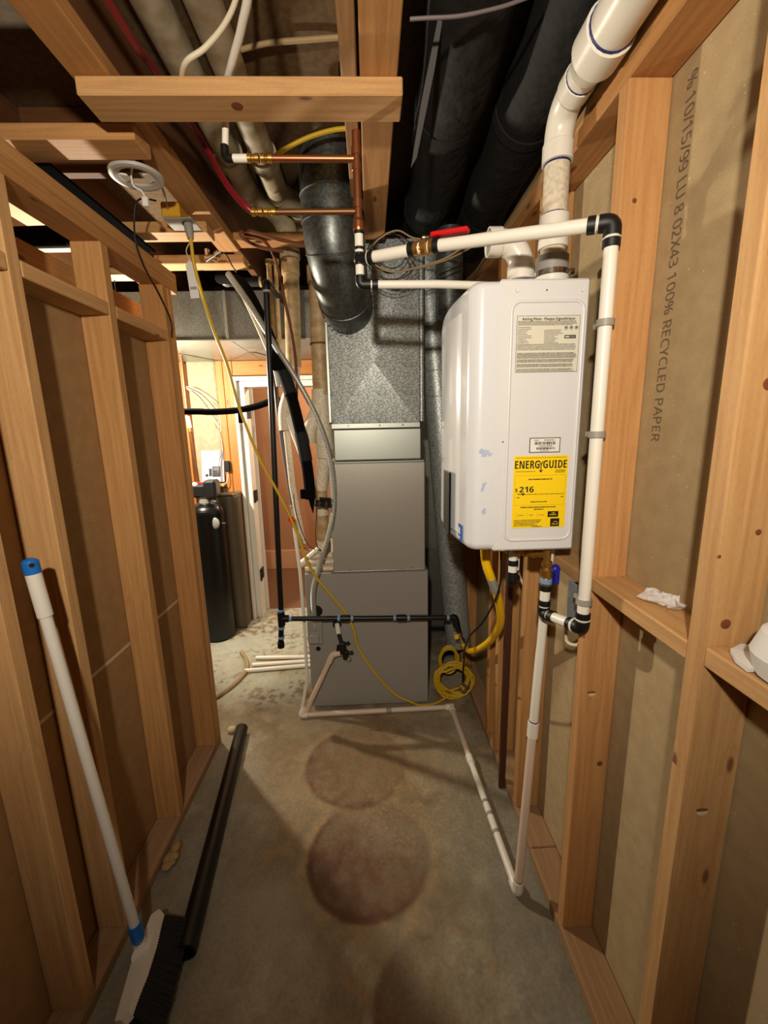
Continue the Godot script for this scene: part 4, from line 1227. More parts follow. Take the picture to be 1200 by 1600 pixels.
	var path := curve(V([-0.62, 2.20, -2.10, -0.52, 2.06, -2.0, -0.416, 1.882, -1.985, -0.315, 1.711, -1.985, -0.235, 1.534, -2.0, -0.189, 1.351, -2.015, -0.182, 1.162, -2.02, -0.212, 1.0, -2.0, -0.268, 0.834, -1.995, -0.306, 0.70, -2.0, -0.310, 0.53, -2.02]), 16)
	var ab := mb()
	ab.tube(path, 0.0105, 10)
	var acc := 0.0
	for i in range(1, path.size()):
		# the raised turns of the armour
		var pa: Vector3 = path[i - 1]
		var pb: Vector3 = path[i]
		var ln := pa.distance_to(pb)
		while acc < ln:
			ab.lathe(pa.lerp(pb, acc / ln) , pb - pa, [Vector2(0.0104, -0.003), Vector2(0.0138, -0.0012), Vector2(0.0138, 0.0012), Vector2(0.0104, 0.003)], 10)
			acc += 0.0085
		acc -= ln
	put("armour", ab, M.steel, ax)

	# condensate trap
	var tr := thing("condensate_trap", "black condensate trap with a tan drain pipe on the furnace front", "trap", Vector3(-0.18, 0.35, -2.02))
	put("stub", mb().tube(V([-0.198, 0.497, -2.045, -0.188, 0.462, -2.005]), 0.013, 14), M.pvc, tr, "short white stub")
	put("neck", mb().tube(V([-0.188, 0.462, -2.005, -0.176, 0.420, -1.995]), 0.010, 12), M.black, tr)
	put("trap_body", mb().box(Vector3(-0.170, 0.392, -1.995), Vector3(0.034, 0.062, 0.03), 0.006).box(Vector3(-0.156, 0.352, -1.995), Vector3(0.03, 0.05, 0.028), 0.006).tube(V([-0.150, 0.412, -1.995, -0.135, 0.420, -1.995]), 0.008, 10).tube(V([-0.140, 0.360, -1.995, -0.118, 0.364, -1.995]), 0.009, 10).tube(V([-0.19, 0.405, -1.995, -0.196, 0.37, -1.995]), 0.009, 10), M.black, tr)
	put("hose_clamp", ring_at(Vector3(-0.143, 0.33, -1.995), Vector3(0.3, -1, 0), 0.012, 0.02), M.grey_plastic, tr)
	put("elbow", mb().tube(elbow(Vector3(-0.182, 0.365, -1.995), Vector3(-0.226, 0.355, -1.997), Vector3(-0.245, 0.31, -1.998), 0.02), 0.0165, 14), M.pvc_pink, tr)
	put("drain", mb().tube(V([-0.236, 0.33, -1.998, -0.378, 0.030, -2.0]), 0.0134, 14), M.pvc_pink, tr, "tan slanted drain pipe")

	# shelf of old plastic pipe on the furnace shoulder
	var sh := thing("pipe_bundle", "stacked cream plastic pipes on the furnace's left shoulder", "pipes", Vector3(-0.28, 0.779, -2.12))
	put("pipe", mb().tube(V([-0.352, 0.793, -2.085, -0.207, 0.793, -2.085]), 0.013, 14), M.pvc_dusty, sh)
	put("pipe", mb().tube(V([-0.345, 0.822, -2.10, -0.205, 0.824, -2.10]), 0.014, 14), M.pvc_dusty, sh)
	put("pipe", mb().tube(V([-0.33, 0.853, -2.11, -0.21, 0.856, -2.11]), 0.015, 14), M.pvc_dusty, sh)
	put("brace", mb().tube(V([-0.372, 0.828, -2.06, -0.275, 0.905, -2.09]), 0.013, 14), M.pvc, sh)
	put("coupling", ring_at(Vector3(-0.360, 0.835, -2.065), Vector3(1, 0.6, 0), 0.018, 0.04), M.pvc, sh)

# ---------------------------------------------------------------- ducts
func gored(path: Array, r: float, seams: Array) -> Mb:
	var b := mb()
	b.tube(path, r, 36)
	for q in seams:
		var i: int = q
		var d: Vector3 = (path[min(i + 1, path.size() - 1)] - path[max(i - 1, 0)]).normalized()
		b.lathe(path[i] - d * 0.004, d, [Vector2(r, 0), Vector2(r + 0.004, 0.002), Vector2(r + 0.004, 0.006), Vector2(r, 0.008)], 36)
	return b

func build_ducts():
	var t := thing("round_duct", "dark round metal duct curving from the ceiling into the plenum front", "duct", Vector3(-0.08, 2.06, -2.05))
	var path := curve(V([-0.125, 2.51, -1.80, -0.125, 2.39, -1.80, -0.124, 2.28, -1.805, -0.118, 2.19, -1.83, -0.106, 2.11, -1.89, -0.092, 2.055, -1.96, -0.080, 2.03, -2.055]), 4)
	put("pipe", gored(path, 0.112, [5, 8, 12, 16, 20]), M.galv_dark, t)
	var col := mb()
	for k in 30:
		var a := TAU * k / 30
		col.box(Vector3(-0.080 + cos(a) * 0.114, 2.03 + sin(a) * 0.114, -2.032), Vector3(0.010, 0.010, 0.012), 0.002)
	put("crimp_tab", col, M.galv_dark, t)

	var g := thing("flue_duct", "tall leaning round galvanized duct between furnace and heater", "duct", Vector3(0.48, 0.25, -2.25))
	put("pipe", gored([Vector3(0.298, 2.33, -2.25), Vector3(0.318, 2.10, -2.25), Vector3(0.350, 1.78, -2.25), Vector3(0.362, 1.655, -2.25), Vector3(0.487, 0.25, -2.25)], 0.072, [2, 3]), M.galv, g)
	var q := thing("duct_stub", "short grey round duct end hanging behind the heater's front corner", "duct", Vector3(0.40, 1.98, -1.95))
	put("pipe", gored([Vector3(0.365, 2.322, -1.98), Vector3(0.365, 2.16, -1.98), Vector3(0.365, 1.975, -1.98)], 0.058, [1]), M.galv_dark, q)
	# dark wrapped ducts between the joists
	for k in 2:
		var x0: float = [0.212, 0.435][k]
		var x1: float = [0.285, 0.53][k]
		var r := 0.098
		var w := thing("wrapped_duct", ["black wrapped round duct under the ceiling, next to the long rail board", "black wrapped round duct under the ceiling, nearer the vent pipe"][k], "duct", Vector3((x0 + x1) / 2, 2.40, -1.0), "black wrapped ducts under the ceiling")
		var pts := []
		for i in 26:
			var u := i / 25.0
			pts.append(Vector3(lerp(x0, x1, u) + 0.006 * sin(i * 1.7 + k), 2.418 + 0.004 * sin(i * 2.3 + k * 2), lerp(0.5, -2.35, u)))
		put("wrap", mb().tube(pts, r, 26), M.duct_wrap, w)
		for i in range(2, 26, 5):
			put("tape_band", mb().lathe(pts[i], Vector3(0, 0, 1), [Vector2(r - 0.004, -0.02), Vector2(r + 0.003, -0.018), Vector2(r + 0.003, 0.018), Vector2(r - 0.004, 0.02)], 26), M.rubber, w)
	var fold := thing("wrap_scrap", "torn grey strip of duct wrap hanging beside the long rail board", "scrap", Vector3(0.16, 2.15, -1.1))
	put("strip", mb().prism(PackedVector2Array([Vector2(0, 0), Vector2(0.012, 0.02), Vector2(0.030, 0.17), Vector2(0.036, 0.27), Vector2(0.026, 0.26), Vector2(0.008, 0.12)]), Vector3(0.122, 2.14, -1.20), Vector3(1, 0, 0.1), Vector3(0.1, 0.9, 0.5).normalized(), Vector3(0.001, 0.001, -0.002)), mat(Color(0.25, 0.24, 0.23), 0.7), fold)

	# trunk duct in the left room
	var d := thing("trunk_duct", "wide rectangular galvanized trunk duct under the ceiling left of the furnace", "duct", Vector3(-0.85, 2.0, -2.9))
	put("front_sheet", mb().span(Vector3(-1.75, 2.004, -2.504), Vector3(-0.245, 2.252, -2.50), 0.001), M.galv_old, d)
	put("duct_box", mb().span(Vector3(-1.75, 2.002, -3.25), Vector3(-0.245, 2.252, -2.5045), 0.002), M.galv_smooth, d)
	put("seam_cleat", mb().span(Vector3(-0.78, 2.0, -3.2), Vector3(-0.765, 2.254, -2.496), 0.001), M.galv_smooth, d)
	put("edge_cleat", mb().span(Vector3(-1.75, 1.995, -2.52), Vector3(-0.245, 2.004, -2.494), 0.002), M.galv_smooth, d)
	# two old drain pipes along the ceiling
	for k in 2:
		var x: float = [-0.465, -0.348][k]
		var p := thing("ceiling_drain_pipe", ["greyish cream drain pipe along the ceiling beside the red line", "greyish cream drain pipe along the ceiling beside the plenum duct"][k], "drain pipe", Vector3(x, 2.40, -0.8), "old drain pipes along the ceiling")
		put("pipe", mb().tube(V([x, 2.455, 0.5, x, 2.455, -0.9, x, 2.45, -1.96]), 0.043, 26), M.pvc_abs, p)
		put("hub", mb().lathe(Vector3(x, 2.451, -1.75), Vector3.BACK, [Vector2(0.043, 0), Vector2(0.050, 0.002), Vector2(0.050, 0.06), Vector2(0.043, 0.062)], 26), M.pvc_abs, p)
		put("drop_elbow", mb().tube(elbow(Vector3(x, 2.45, -1.95), Vector3(x + [0.118, 0.126][k], 2.44, -2.13), Vector3(x + [0.122, 0.130][k], 2.27, -2.13), 0.10), 0.046, 24), M.pvc_abs, p)

# ---------------------------------------------------------------- pipes left of the furnace
func build_pipes_left():
	var a := thing("drain_stack", "cream drain stack with white wye fittings nearest the furnace's left side", "drain pipe", Vector3(-0.25, 0.87, -2.12))
	put("pipe", mb().tube(V([-0.218, 2.30, -2.12, -0.222, 2.06, -2.12, -0.228, 1.72, -2.12]), 0.0415, 24), M.pvc_old, a)
	for y in [2.20, 1.935, 1.70]:
		put("hub", ring_at(Vector3(-0.2235, y, -2.12), Vector3.UP, 0.0455, 0.07), M.pvc_old, a)
	put("cement_ring", ring_at(Vector3(-0.2245, 1.898, -2.12), Vector3.UP, 0.0475, 0.008), M.wood_brown, a, "dark cement smear")
	put("wye", mb().tube(curve(V([-0.229, 1.69, -2.12, -0.232, 1.60, -2.12, -0.228, 1.50, -2.12, -0.222, 1.40, -2.12]), 5), 0.047, 24).tube(V([-0.235, 1.62, -2.11, -0.290, 1.50, -2.08, -0.300, 1.44, -2.08]), 0.036, 20), M.pvc_dusty, a)
	put("reducer", ring_at(Vector3(-0.224, 1.395, -2.12), Vector3.UP, 0.046, 0.07), M.pvc_dusty, a)
	put("elbow", mb().tube(elbow(Vector3(-0.226, 1.37, -2.12), Vector3(-0.238, 1.30, -2.12), Vector3(-0.255, 1.20, -2.12), 0.05), 0.034, 22), M.pvc_dusty, a)
	put("pipe", mb().tube(V([-0.255, 1.21, -2.12, -0.256, 0.87, -2.12]), 0.031, 20), M.pvc_old, a)
	put("hub", ring_at(Vector3(-0.256, 1.10, -2.12), Vector3.UP, 0.036, 0.06), M.pvc_dusty, a)
	put("coupling", ring_at(Vector3(-0.256, 0.905, -2.12), Vector3.UP, 0.038, 0.06), M.pvc_dusty, a)
	var b := thing("drain_stack", "second cream drain stack from the furnace, ending in a white offset", "drain pipe", Vector3(-0.40, 1.28, -2.14))
	put("pipe", mb().tube(V([-0.343, 2.30, -2.14, -0.348, 2.06, -2.14, -0.358, 1.80, -2.14]), 0.0365, 22), M.pvc_old, b)
	put("hub", ring_at(Vector3(-0.346, 2.235, -2.14), Vector3.UP, 0.042, 0.06), M.pvc_old, b)
	put("offset", mb().tube(curve(V([-0.357, 1.82, -2.14, -0.370, 1.72, -2.14, -0.412, 1.60, -2.14, -0.415, 1.50, -2.14]), 5), 0.033, 22), M.pvc_dusty, b)
	put("pipe", mb().tube(V([-0.415, 1.52, -2.14, -0.402, 1.22, -2.14, -0.36, 0.92, -2.12]), 0.016, 18), M.pvc_dusty, b)
	put("sweep", mb().tube(curve(V([-0.40, 1.56, -2.12, -0.36, 1.46, -2.10, -0.33, 1.37, -2.09]), 5), 0.018, 14), M.pvc, b)
	for k in 2:
		var x: float = [-0.455, -0.424][k]
		var p := thing("small_riser", ["thin cream riser just right of the black gas pipe", "thin cream riser between the gas pipe and the drain stacks"][k], "pipe", Vector3(x, 1.8, -2.2), "thin cream risers")
		put("pipe", mb().tube(V([x, 2.29, -2.2, x - 0.004, 2.08, -2.2, x - 0.006, 1.80, -2.2]), [0.0125, 0.010][k], 14), M.pvc_old, p)
		put("cap", ring_at(Vector3(x, 2.285, -2.2), Vector3.UP, 0.017, 0.02), M.pvc_old, p)
	var l := thing("line_set", "thick black foam-wrapped line set slanting down beside the drain stacks", "insulated pipe", Vector3(-0.29, 1.16, -1.98))
	var lp := curve(V([-0.74, 2.265, -2.35, -0.60, 2.20, -2.2, -0.495, 2.035, -2.08, -0.411, 1.826, -2.03, -0.345, 1.622, -1.99, -0.298, 1.358, -1.97, -0.288, 1.18, -1.97]), 6)
	put("foam_sleeve", mb().tube(lp, 0.026, 16), M.foam_black, l)
	put("tape_wrap", mb().tube(lp.slice(20, 24), 0.030, 16), M.rubber, l)
	put("tape_wrap", mb().tube(lp.slice(27, 31), 0.0295, 16), M.rubber, l)
	put("loose_flap", mb().box(Vector3(-0.412, 1.80, -2.0), Vector3(0.05, 0.065, 0.03), 0.006).box(Vector3(-0.318, 1.205, -1.96), Vector3(0.03, 0.045, 0.02), 0.004).prism(PackedVector2Array([Vector2(-0.022, 0.06), Vector2(0.022, 0.06), Vector2(0.006, -0.055), Vector2(-0.004, -0.02)]), Vector3(-0.285, 1.165, -1.96), Vector3.RIGHT, Vector3.UP, Vector3(0, 0, -0.02)), M.foam_black, l)
	put("small_line", mb().tube(curve(V([-0.60, 2.17, -2.18, -0.50, 1.98, -2.05, -0.432, 1.80, -2.03, -0.415, 1.70, -2.03]), 5), 0.010, 12), M.cable_white, l, "slim pale line beside the foam")
	var st := thing("valve_cluster", "dark refrigerant stub fittings at the lower end of the black line set", "valve", Vector3(-0.22, 1.10, -2.03))
	put("stub", mb().tube(V([-0.275, 1.155, -2.0, -0.19, 1.135, -2.04]), 0.017, 12).tube(V([-0.25, 1.175, -1.99, -0.20, 1.165, -2.02]), 0.009, 10), M.rubber, st)
	put("copper_ring", ring_at(Vector3(-0.258, 1.150, -2.01), Vector3(1, -0.2, -0.4), 0.019, 0.012), M.copper_dull, st)
	put("copper_ring", ring_at(Vector3(-0.226, 1.143, -2.024), Vector3(1, -0.2, -0.4), 0.019, 0.010), M.copper_dull, st)
	var h := thing("insulated_pipe", "black foam-insulated pipe crossing in front of the doorway", "insulated pipe", Vector3(-0.75, 1.61, -2.4))
	put("foam_sleeve", mb().tube(curve(V([-1.55, 1.612, -2.4, -1.006, 1.613, -2.4, -0.867, 1.608, -2.4, -0.727, 1.614, -2.4, -0.603, 1.636, -2.39, -0.486, 1.674, -2.37]), 5), 0.0175, 14), M.foam_black, h)
	put("hanger_tab", mb().span(Vector3(-0.722, 1.545, -2.41), Vector3(-0.700, 1.60, -2.39), 0.003), M.foam_black, h)
	var g := thing("grey_water_line", "slim grey water line with a red valve left of the drain stacks", "water pipe", Vector3(-0.41, 1.0, -2.15))
	put("pipe", mb().tube(curve(V([-0.455, 1.80, -2.15, -0.446, 1.539, -2.15, -0.424, 1.284, -2.15, -0.409, 1.117, -2.15]), 5), 0.012, 12), M.cable_grey, g)
	put("coupling", ring_at(Vector3(-0.409, 1.115, -2.15), Vector3.UP, 0.0145, 0.012), M.clip, g)
	put("nipple", mb().tube(V([-0.409, 1.112, -2.15, -0.406, 0.95, -2.15]), 0.010, 12), M.steel, g)
	put("valve_body", mb().ball(Vector3(-0.408, 1.045, -2.15), Vector3(0.015, 0.02, 0.015), 8), M.brass, g)
	put("valve_wheel", mb().lathe(Vector3(-0.414, 1.045, -2.132), Vector3(-0.6, 0, 1), [Vector2(0, 0), Vector2(0.019, 0), Vector2(0.022, 0.004), Vector2(0.019, 0.008), Vector2(0, 0.006)], 10), M.red, g, "small red valve wheel")
	put("tail", mb().tube(curve(V([-0.406, 0.955, -2.15, -0.398, 0.925, -2.14, -0.37, 0.905, -2.12, -0.335, 0.885, -2.11]), 5), 0.004, 8), M.cable_grey, g)
	var w := thing("thermostat_wire", "thin dark wires drooping between the red valve and drain stack", "wire", Vector3(-0.30, 0.9, -2.08))
	put("wire", mb().tube(curve(V([-0.395, 1.18, -2.12, -0.386, 1.10, -2.1, -0.355, 0.98, -2.09, -0.325, 0.92, -2.08, -0.273, 0.893, -2.075, -0.215, 0.895, -2.06]), 6), 0.0025, 6), M.cable_brown, w)
	put("wire", mb().tube(curve(V([-0.270, 1.13, -2.04, -0.285, 1.00, -2.06, -0.283, 0.92, -2.07, -0.25, 0.885, -2.07]), 6), 0.0025, 6), M.cable_brown, w)
	var br := thing("brown_cable", "brown cable sweeping down from the ceiling past the drain stacks", "cable", Vector3(-0.34, 1.6, -2.05))
	put("cable", mb().tube(curve(V([-0.50, 2.30, -1.95, -0.42, 2.285, -1.98, -0.389, 2.22, -2.05, -0.365, 2.072, -2.05, -0.340, 1.881, -2.05, -0.335, 1.711, -2.05, -0.343, 1.62, -2.06]), 6), 0.0065, 10), M.wood_brown, br)

# ---------------------------------------------------------------- far room
func build_far_room():
	var t := thing("softener_tank", "tall black water softener tank standing by the doorway", "water softener", Vector3(-1.165, 0, -2.95))
	var o := Vector3(-1.165, 0, -2.95)
	var pr := [Vector2(0, 0.0), Vector2(0.105, 0.0), Vector2(0.118, 0.012), Vector2(0.118, 0.93)]
	for k in range(1, 9):
		var a := PI / 2 * k / 8.0
		pr.append(Vector2(0.118 * cos(a) + 0.03 * (k / 8.0), 0.93 + 0.085 * sin(a)))
	pr.append(Vector2(0, 1.015))
	put("tank", mb().lathe(o, Vector3.UP, pr, 32), mat(Color(0.02, 0.02, 0.022), 0.3), t)
	put("neck", mb().lathe(o + Vector3(0, 1.012, 0), Vector3.UP, [Vector2(0.045, 0), Vector2(0.045, 0.03), Vector2(0.038, 0.032), Vector2(0.038, 0.05), Vector2(0, 0.05)], 20), M.steel, t, "chrome neck")
	put("valve_head", mb().box(o + Vector3(-0.02, 1.10, 0), Vector3(0.10, 0.09, 0.11), 0.012).tube([o + Vector3(-0.08, 1.09, 0.03), o + Vector3(-0.02, 1.09, 0.03)], 0.022, 12), M.black, t)
	put("control_head", mb().box(o + Vector3(0.062, 1.115, 0.03), Vector3(0.085, 0.125, 0.11), 0.014), mat(Color(0.06, 0.06, 0.065), 0.45), t)
	put("display", mb().box(o + Vector3(0.104, 1.12, 0.035), Vector3(0.006, 0.085, 0.07), 0.003), mat(Color(0.30, 0.21, 0.15), 0.3), t, "brownish display face")
	put("red_lever", mb().box(o + Vector3(-0.02, 1.155, 0.03), Vector3(0.05, 0.010, 0.012), 0.003), M.red, t, "red lever")
	put("cap", mb().ball(o + Vector3(-0.05, 1.145, 0.03), Vector3(0.022, 0.018, 0.022), 8), M.white_plastic, t)
	put("drain_hose", mb().tube(curve([o + Vector3(0.04, 1.04, 0.04), o + Vector3(0.09, 1.05, 0.06), o + Vector3(0.115, 0.98, 0.06), o + Vector3(0.118, 0.92, 0.05)], 6), 0.007, 10), M.black, t)
	put("sticker", mb().ball(o + Vector3(0.075, 0.88, 0.085), Vector3(0.038, 0.042, 0.012), 10), M.grey_plastic, t, "grey oval sticker")
	put("hose_tab", mb().box(o + Vector3(0.125, 0.86, 0.04), Vector3(0.03, 0.03, 0.02), 0.004), M.black, t)
	# brine tank in dark shade behind
	var bt := thing("brine_bin", "low dark bin standing in shade between the black tank and orange stud", "bin", Vector3(-1.08, 0, -3.13))
	var led := thing("ledge_board", "short pale wooden ledge on the back wall behind the black tank", "ledge", Vector3(-1.15, 1.11, -3.22))
	board_of(led, "board", Vector3(-1.335, 1.095, -3.298), Vector3(-1.101, 1.118, -3.16), M.wood[0])
	put("bin", mb().loaf(PackedVector2Array([Vector2(-1.115, -3.05), Vector2(-1.115, -3.20), Vector2(-0.99, -3.20), Vector2(-0.99, -3.05)]), 0.0, 1.04, 0.012), mat(Color(0.34, 0.29, 0.22), 0.5), bt)
	put("lid", mb().span(Vector3(-1.118, 1.041, -3.203), Vector3(-0.987, 1.052, -3.047), 0.003), mat(Color(0.30, 0.26, 0.20), 0.4), bt)
	var m := thing("manual_booklet", "white instruction booklet leaning on the ledge behind the black tank", "booklet", Vector3(-1.19, 1.12, -3.2))
	var mm := mb()
	mm.x = Transform3D(Basis(Vector3.RIGHT, deg_to_rad(-10)) , Vector3(-1.19, 1.245, -3.215))
	mm.sheet(Vector3.ZERO, 0.165, 0.235, 0.006)
	put("cover", mm, mat(Color(1, 1, 1), 0.5, 0, manual_texture()), m)
	var ad := thing("power_adapter", "small black power adapter plugged in beside the booklet", "adapter", Vector3(-1.07, 1.24, -3.28))
	put("body", mb().box(Vector3(-1.075, 1.245, -3.195), Vector3(0.04, 0.08, 0.03), 0.005), M.black, ad)
	put("cord", mb().tube(curve(V([-1.075, 1.205, -3.195, -1.075, 1.16, -3.18, -1.09, 1.12, -3.165, -1.13, 1.105, -3.14, -1.13, 1.10, -2.95]), 6), 0.003, 6), M.cable_white, ad)
	var cp := thing("copper_riser", "copper pipe with a white coupling standing near the back wall", "copper pipe", Vector3(-1.2, 1.25, -2.9))
	put("pipe", mb().tube(V([-1.205, 1.99, -2.9, -1.206, 1.60, -2.9]), 0.0095, 12), M.copper, cp)
	put("coupling", mb().tube(V([-1.206, 1.605, -2.9, -1.198, 1.53, -2.9]), 0.0135, 12), M.white_plastic, cp)
	put("union", ring_at(Vector3(-1.197, 1.515, -2.9), Vector3.UP, 0.0125, 0.025), M.brass, cp)
	put("pipe", mb().tube(V([-1.197, 1.51, -2.9, -1.193, 1.16, -2.93]), 0.008, 12), M.copper, cp)
	var w := thing("cable_bunch", "three thin pale cables drooping across the tan back wall", "cable", Vector3(-1.2, 1.7, -3.25))
	for q in [V([-1.36, 1.83, -3.25, -1.28, 1.82, -3.24, -1.18, 1.75, -3.23, -1.112, 1.66, -3.22, -1.10, 1.5, -3.205]), V([-1.36, 1.83, -3.26, -1.25, 1.775, -3.24, -1.14, 1.63, -3.23, -1.11, 1.53, -3.205]), V([-1.36, 1.83, -3.26, -1.27, 1.76, -3.25, -1.17, 1.60, -3.23, -1.112, 1.48, -3.205, -1.10, 1.36, -3.2, -1.13, 1.30, -3.2, -1.14, 1.2, -3.17])]:
		put("cable", mb().tube(curve(q, 6), 0.0032, 6), M.cable_white, w)
	var tw := thing("signal_wire", "thin dark wire sagging under the trunk duct", "wire", Vector3(-0.9, 1.98, -2.8))
	put("wire", mb().tube(curve(V([-1.3, 1.99, -2.75, -1.15, 1.985, -2.85, -1.0, 1.97, -3.0, -0.86, 1.965, -2.9, -0.72, 1.985, -2.8, -0.60, 1.965, -2.95]), 6), 0.003, 6), M.cable_brown, tw)
	var bp := thing("black_stub_pipe", "black pipe end poking out above the left wall's blocking", "pipe", Vector3(-1.0, 2.1, -1.45))
	put("pipe", mb().tube(V([-1.9, 2.14, -1.60, -0.90, 2.098, -1.46]), 0.030, 16), M.foam_black, bp)
	put("frayed_end", mb().ball(Vector3(-0.885, 2.095, -1.455), Vector3(0.035, 0.034, 0.032), 8).box(Vector3(-0.872, 2.105, -1.44), Vector3(0.03, 0.03, 0.03), 0.008), M.foam_black, bp)
	var ho := thing("vent_elbow", "dark plastic elbow lying on top of the trunk duct", "pipe", Vector3(-0.6, 2.25, -2.42))
	put("pipe", mb().tube(V([-0.70, 2.262, -2.40, -0.45, 2.262, -2.40]), 0.022, 14), M.rubber, ho)
	put("collar", ring_at(Vector3(-0.66, 2.262, -2.40), Vector3.RIGHT, 0.026, 0.02), M.pvc_old, ho)
	put("collar", ring_at(Vector3(-0.545, 2.262, -2.40), Vector3.RIGHT, 0.025, 0.012), M.pvc_old, ho)
	put("elbow", mb().ball(Vector3(-0.72, 2.268, -2.40), Vector3(0.032, 0.028, 0.028), 10), M.cable_grey, ho)

# ---------------------------------------------------------------- cords, cables and small ceiling things
func build_cords():
	var b := thing("outlet_box", "yellow ceiling outlet box with a metal cover plate", "outlet box", Vector3(-0.655, 2.24, -1.73))
	put("box", mb().span(Vector3(-0.715, 2.252, -1.775), Vector3(-0.650, 2.30, -1.685), 0.004), M.yellow_box, b)
	put("cover_plate", mb().span(Vector3(-0.715, 2.247, -1.785), Vector3(-0.612, 2.2515, -1.69), 0.001), M.grey_plastic, b, "grey metal cover plate")
	put("receptacle", mb().lathe(Vector3(-0.645, 2.247, -1.73), Vector3.DOWN, [Vector2(0.018, 0), Vector2(0.017, 0.004), Vector2(0, 0.004)], 14), M.rubber, b)
	var t := thing("extension_cord", "yellow extension cord hanging from the ceiling box and coiled beside the furnace", "extension cord", Vector3(0.43, 0, -2.12))
	put("plug", mb().lathe(Vector3(-0.640, 2.244, -1.726), Vector3(0.1, -1, 0.05), [Vector2(0, 0), Vector2(0.016, 0), Vector2(0.016, 0.018), Vector2(0.011, 0.05), Vector2(0, 0.052)], 12), M.grey_plastic, t)
	var pts := curve(V([-0.638, 2.215, -1.722, -0.633, 2.200, -1.720, -0.632, 2.097, -1.730, -0.616, 1.923, -1.800, -0.584, 1.772, -1.850, -0.556, 1.592, -1.880, -0.499, 1.382, -1.915, -0.415, 1.188, -1.928, -0.354, 1.016, -1.940, -0.306, 0.840, -1.955, -0.222, 0.693, -1.985, -0.148, 0.577, -2.008, -0.109, 0.478, -2.012, -0.090, 0.375, -2.020, -0.010, 0.227, -2.025, 0.091, 0.094, -2.030, 0.177, 0.039, -2.030, 0.235, 0.010, -2.035, 0.32, 0.0065, -2.05, 0.40, 0.02, -2.09]), 6)
	put("cord", mb().tube(pts, 0.0062, 10), M.yellow_cord, t)
	var r := RandomNumberGenerator.new()
	r.seed = 14
	var loops := []
	for k in 120:
		var a := TAU * k / 16.0 + 2.6
		var e := floor(k / 16.0)
		var rad := 0.088 + 0.014 * sin(e * 2.1) + 0.006 * sin(a * 3.0 + e)
		# the hank leans against the duct: a tilted ring
		var u := cos(a) * rad
		var v := sin(a) * rad
		loops.append(Vector3(0.430 + u * 1.05 + 0.008 * sin(e * 1.7), 0.105 + v * 0.95 + 0.006 * cos(e * 2.9), -2.115 - v * 0.18 + 0.012 * sin(e * 1.3 + a * 0.5)))
	put("coil", mb().tube(loops, 0.0062, 9), M.yellow_cord, t)
	var back := []
	for k in 70:
		var a := TAU * k / 14.0
		var e := floor(k / 14.0)
		back.append(Vector3(0.415 + cos(a) * (0.05 + 0.008 * sin(e)) , 0.20 + sin(a) * (0.075 + 0.01 * cos(e * 2.0)), -2.155 - 0.006 * e + 0.006 * sin(a)))
	put("coil", mb().tube(back, 0.0062, 9), M.yellow_cord, t)
	put("tie", mb().tube(curve(V([0.455, 0.09, -2.06, 0.475, 0.075, -2.04, 0.49, 0.10, -2.05, 0.47, 0.115, -2.06]), 5), 0.007, 8), M.copper_dull, t)
	var g := tag(put("hang_tag", mb().prism(PackedVector2Array([Vector2(0.0, 0.075), Vector2(0.018, 0.055), Vector2(0.018, -0.06), Vector2(-0.018, -0.06), Vector2(-0.018, 0.055)]), Vector3(-0.652, 2.06, -1.745), Vector3(1, 0, 0.2).normalized(), Vector3(-0.06, 1, 0).normalized(), Vector3(0, 0, -0.0012)), M.paper_white), "white paper tag hanging on the yellow cord below the ceiling box", "tag")
	put("print", mb().prism(PackedVector2Array([Vector2(-0.013, -0.02), Vector2(0.013, -0.02), Vector2(0.013, -0.03), Vector2(-0.013, -0.03)]), Vector3(-0.652, 2.06, -1.7445), Vector3(1, 0, 0.2).normalized(), Vector3(-0.06, 1, 0).normalized(), Vector3(0, 0, -0.0004)), M.grey_plastic, g)
	put("string", mb().tube(curve(V([-0.650, 2.125, -1.745, -0.662, 2.16, -1.74, -0.642, 2.185, -1.73]), 5), 0.002, 6), M.cable_white, g)

	# mounting ring left from a ceiling alarm
	var m := thing("mounting_ring", "round white mounting ring with a dangling connector on the ceiling frame", "mounting ring", Vector3(-0.70, 2.29, -1.47))
	var c := Vector3(-0.670, 2.252, -1.440)
	put("ring", mb().lathe(c, Vector3.DOWN, [Vector2(0.046, 0), Vector2(0.046, 0.006), Vector2(0.062, 0.010), Vector2(0.072, 0.008), Vector2(0.074, 0.0), Vector2(0.046, 0)], 36), M.clip_white, m)
	for s in [-1, 1]:
		put("lug", mb().prism(PackedVector2Array([Vector2(-0.022, 0), Vector2(0.022, 0), Vector2(0.012, -0.024), Vector2(-0.012, -0.024)]), c + Vector3(0.047 * s, -0.002, 0), Vector3(0, 0, 1), Vector3(s, 0, 0), Vector3(0, -0.005, 0)), M.white_plastic, m)
	put("wire", mb().tube(curve(V([-0.66, 2.30, -1.43, -0.690, 2.262, -1.45, -0.692, 2.235, -1.46, -0.672, 2.222, -1.465, -0.664, 2.205, -1.465]), 6), 0.003, 8), M.white_plastic, m)
	put("connector", mb().box(Vector3(-0.664, 2.193, -1.465), Vector3(0.018, 0.026, 0.014), 0.002), M.white_plastic, m)
	var wc := thing("ceiling_cable", "pale cable from the alarm ring to the yellow box", "cable", Vector3(-0.66, 2.28, -1.6))
	put("cable", mb().tube(curve(V([-0.63, 2.255, -1.50, -0.655, 2.28, -1.58, -0.680, 2.285, -1.65, -0.690, 2.275, -1.685]), 5), 0.004, 8), M.cable_tan, wc)
	var tk := thing("steel_track", "black steel angle running back under the left cross boards", "steel angle", Vector3(-0.9, 2.22, -1.6))
	put("web", mb().span(Vector3(-0.925, 2.218, -1.90), Vector3(-0.845, 2.226, -1.33), 0.001), M.track, tk)
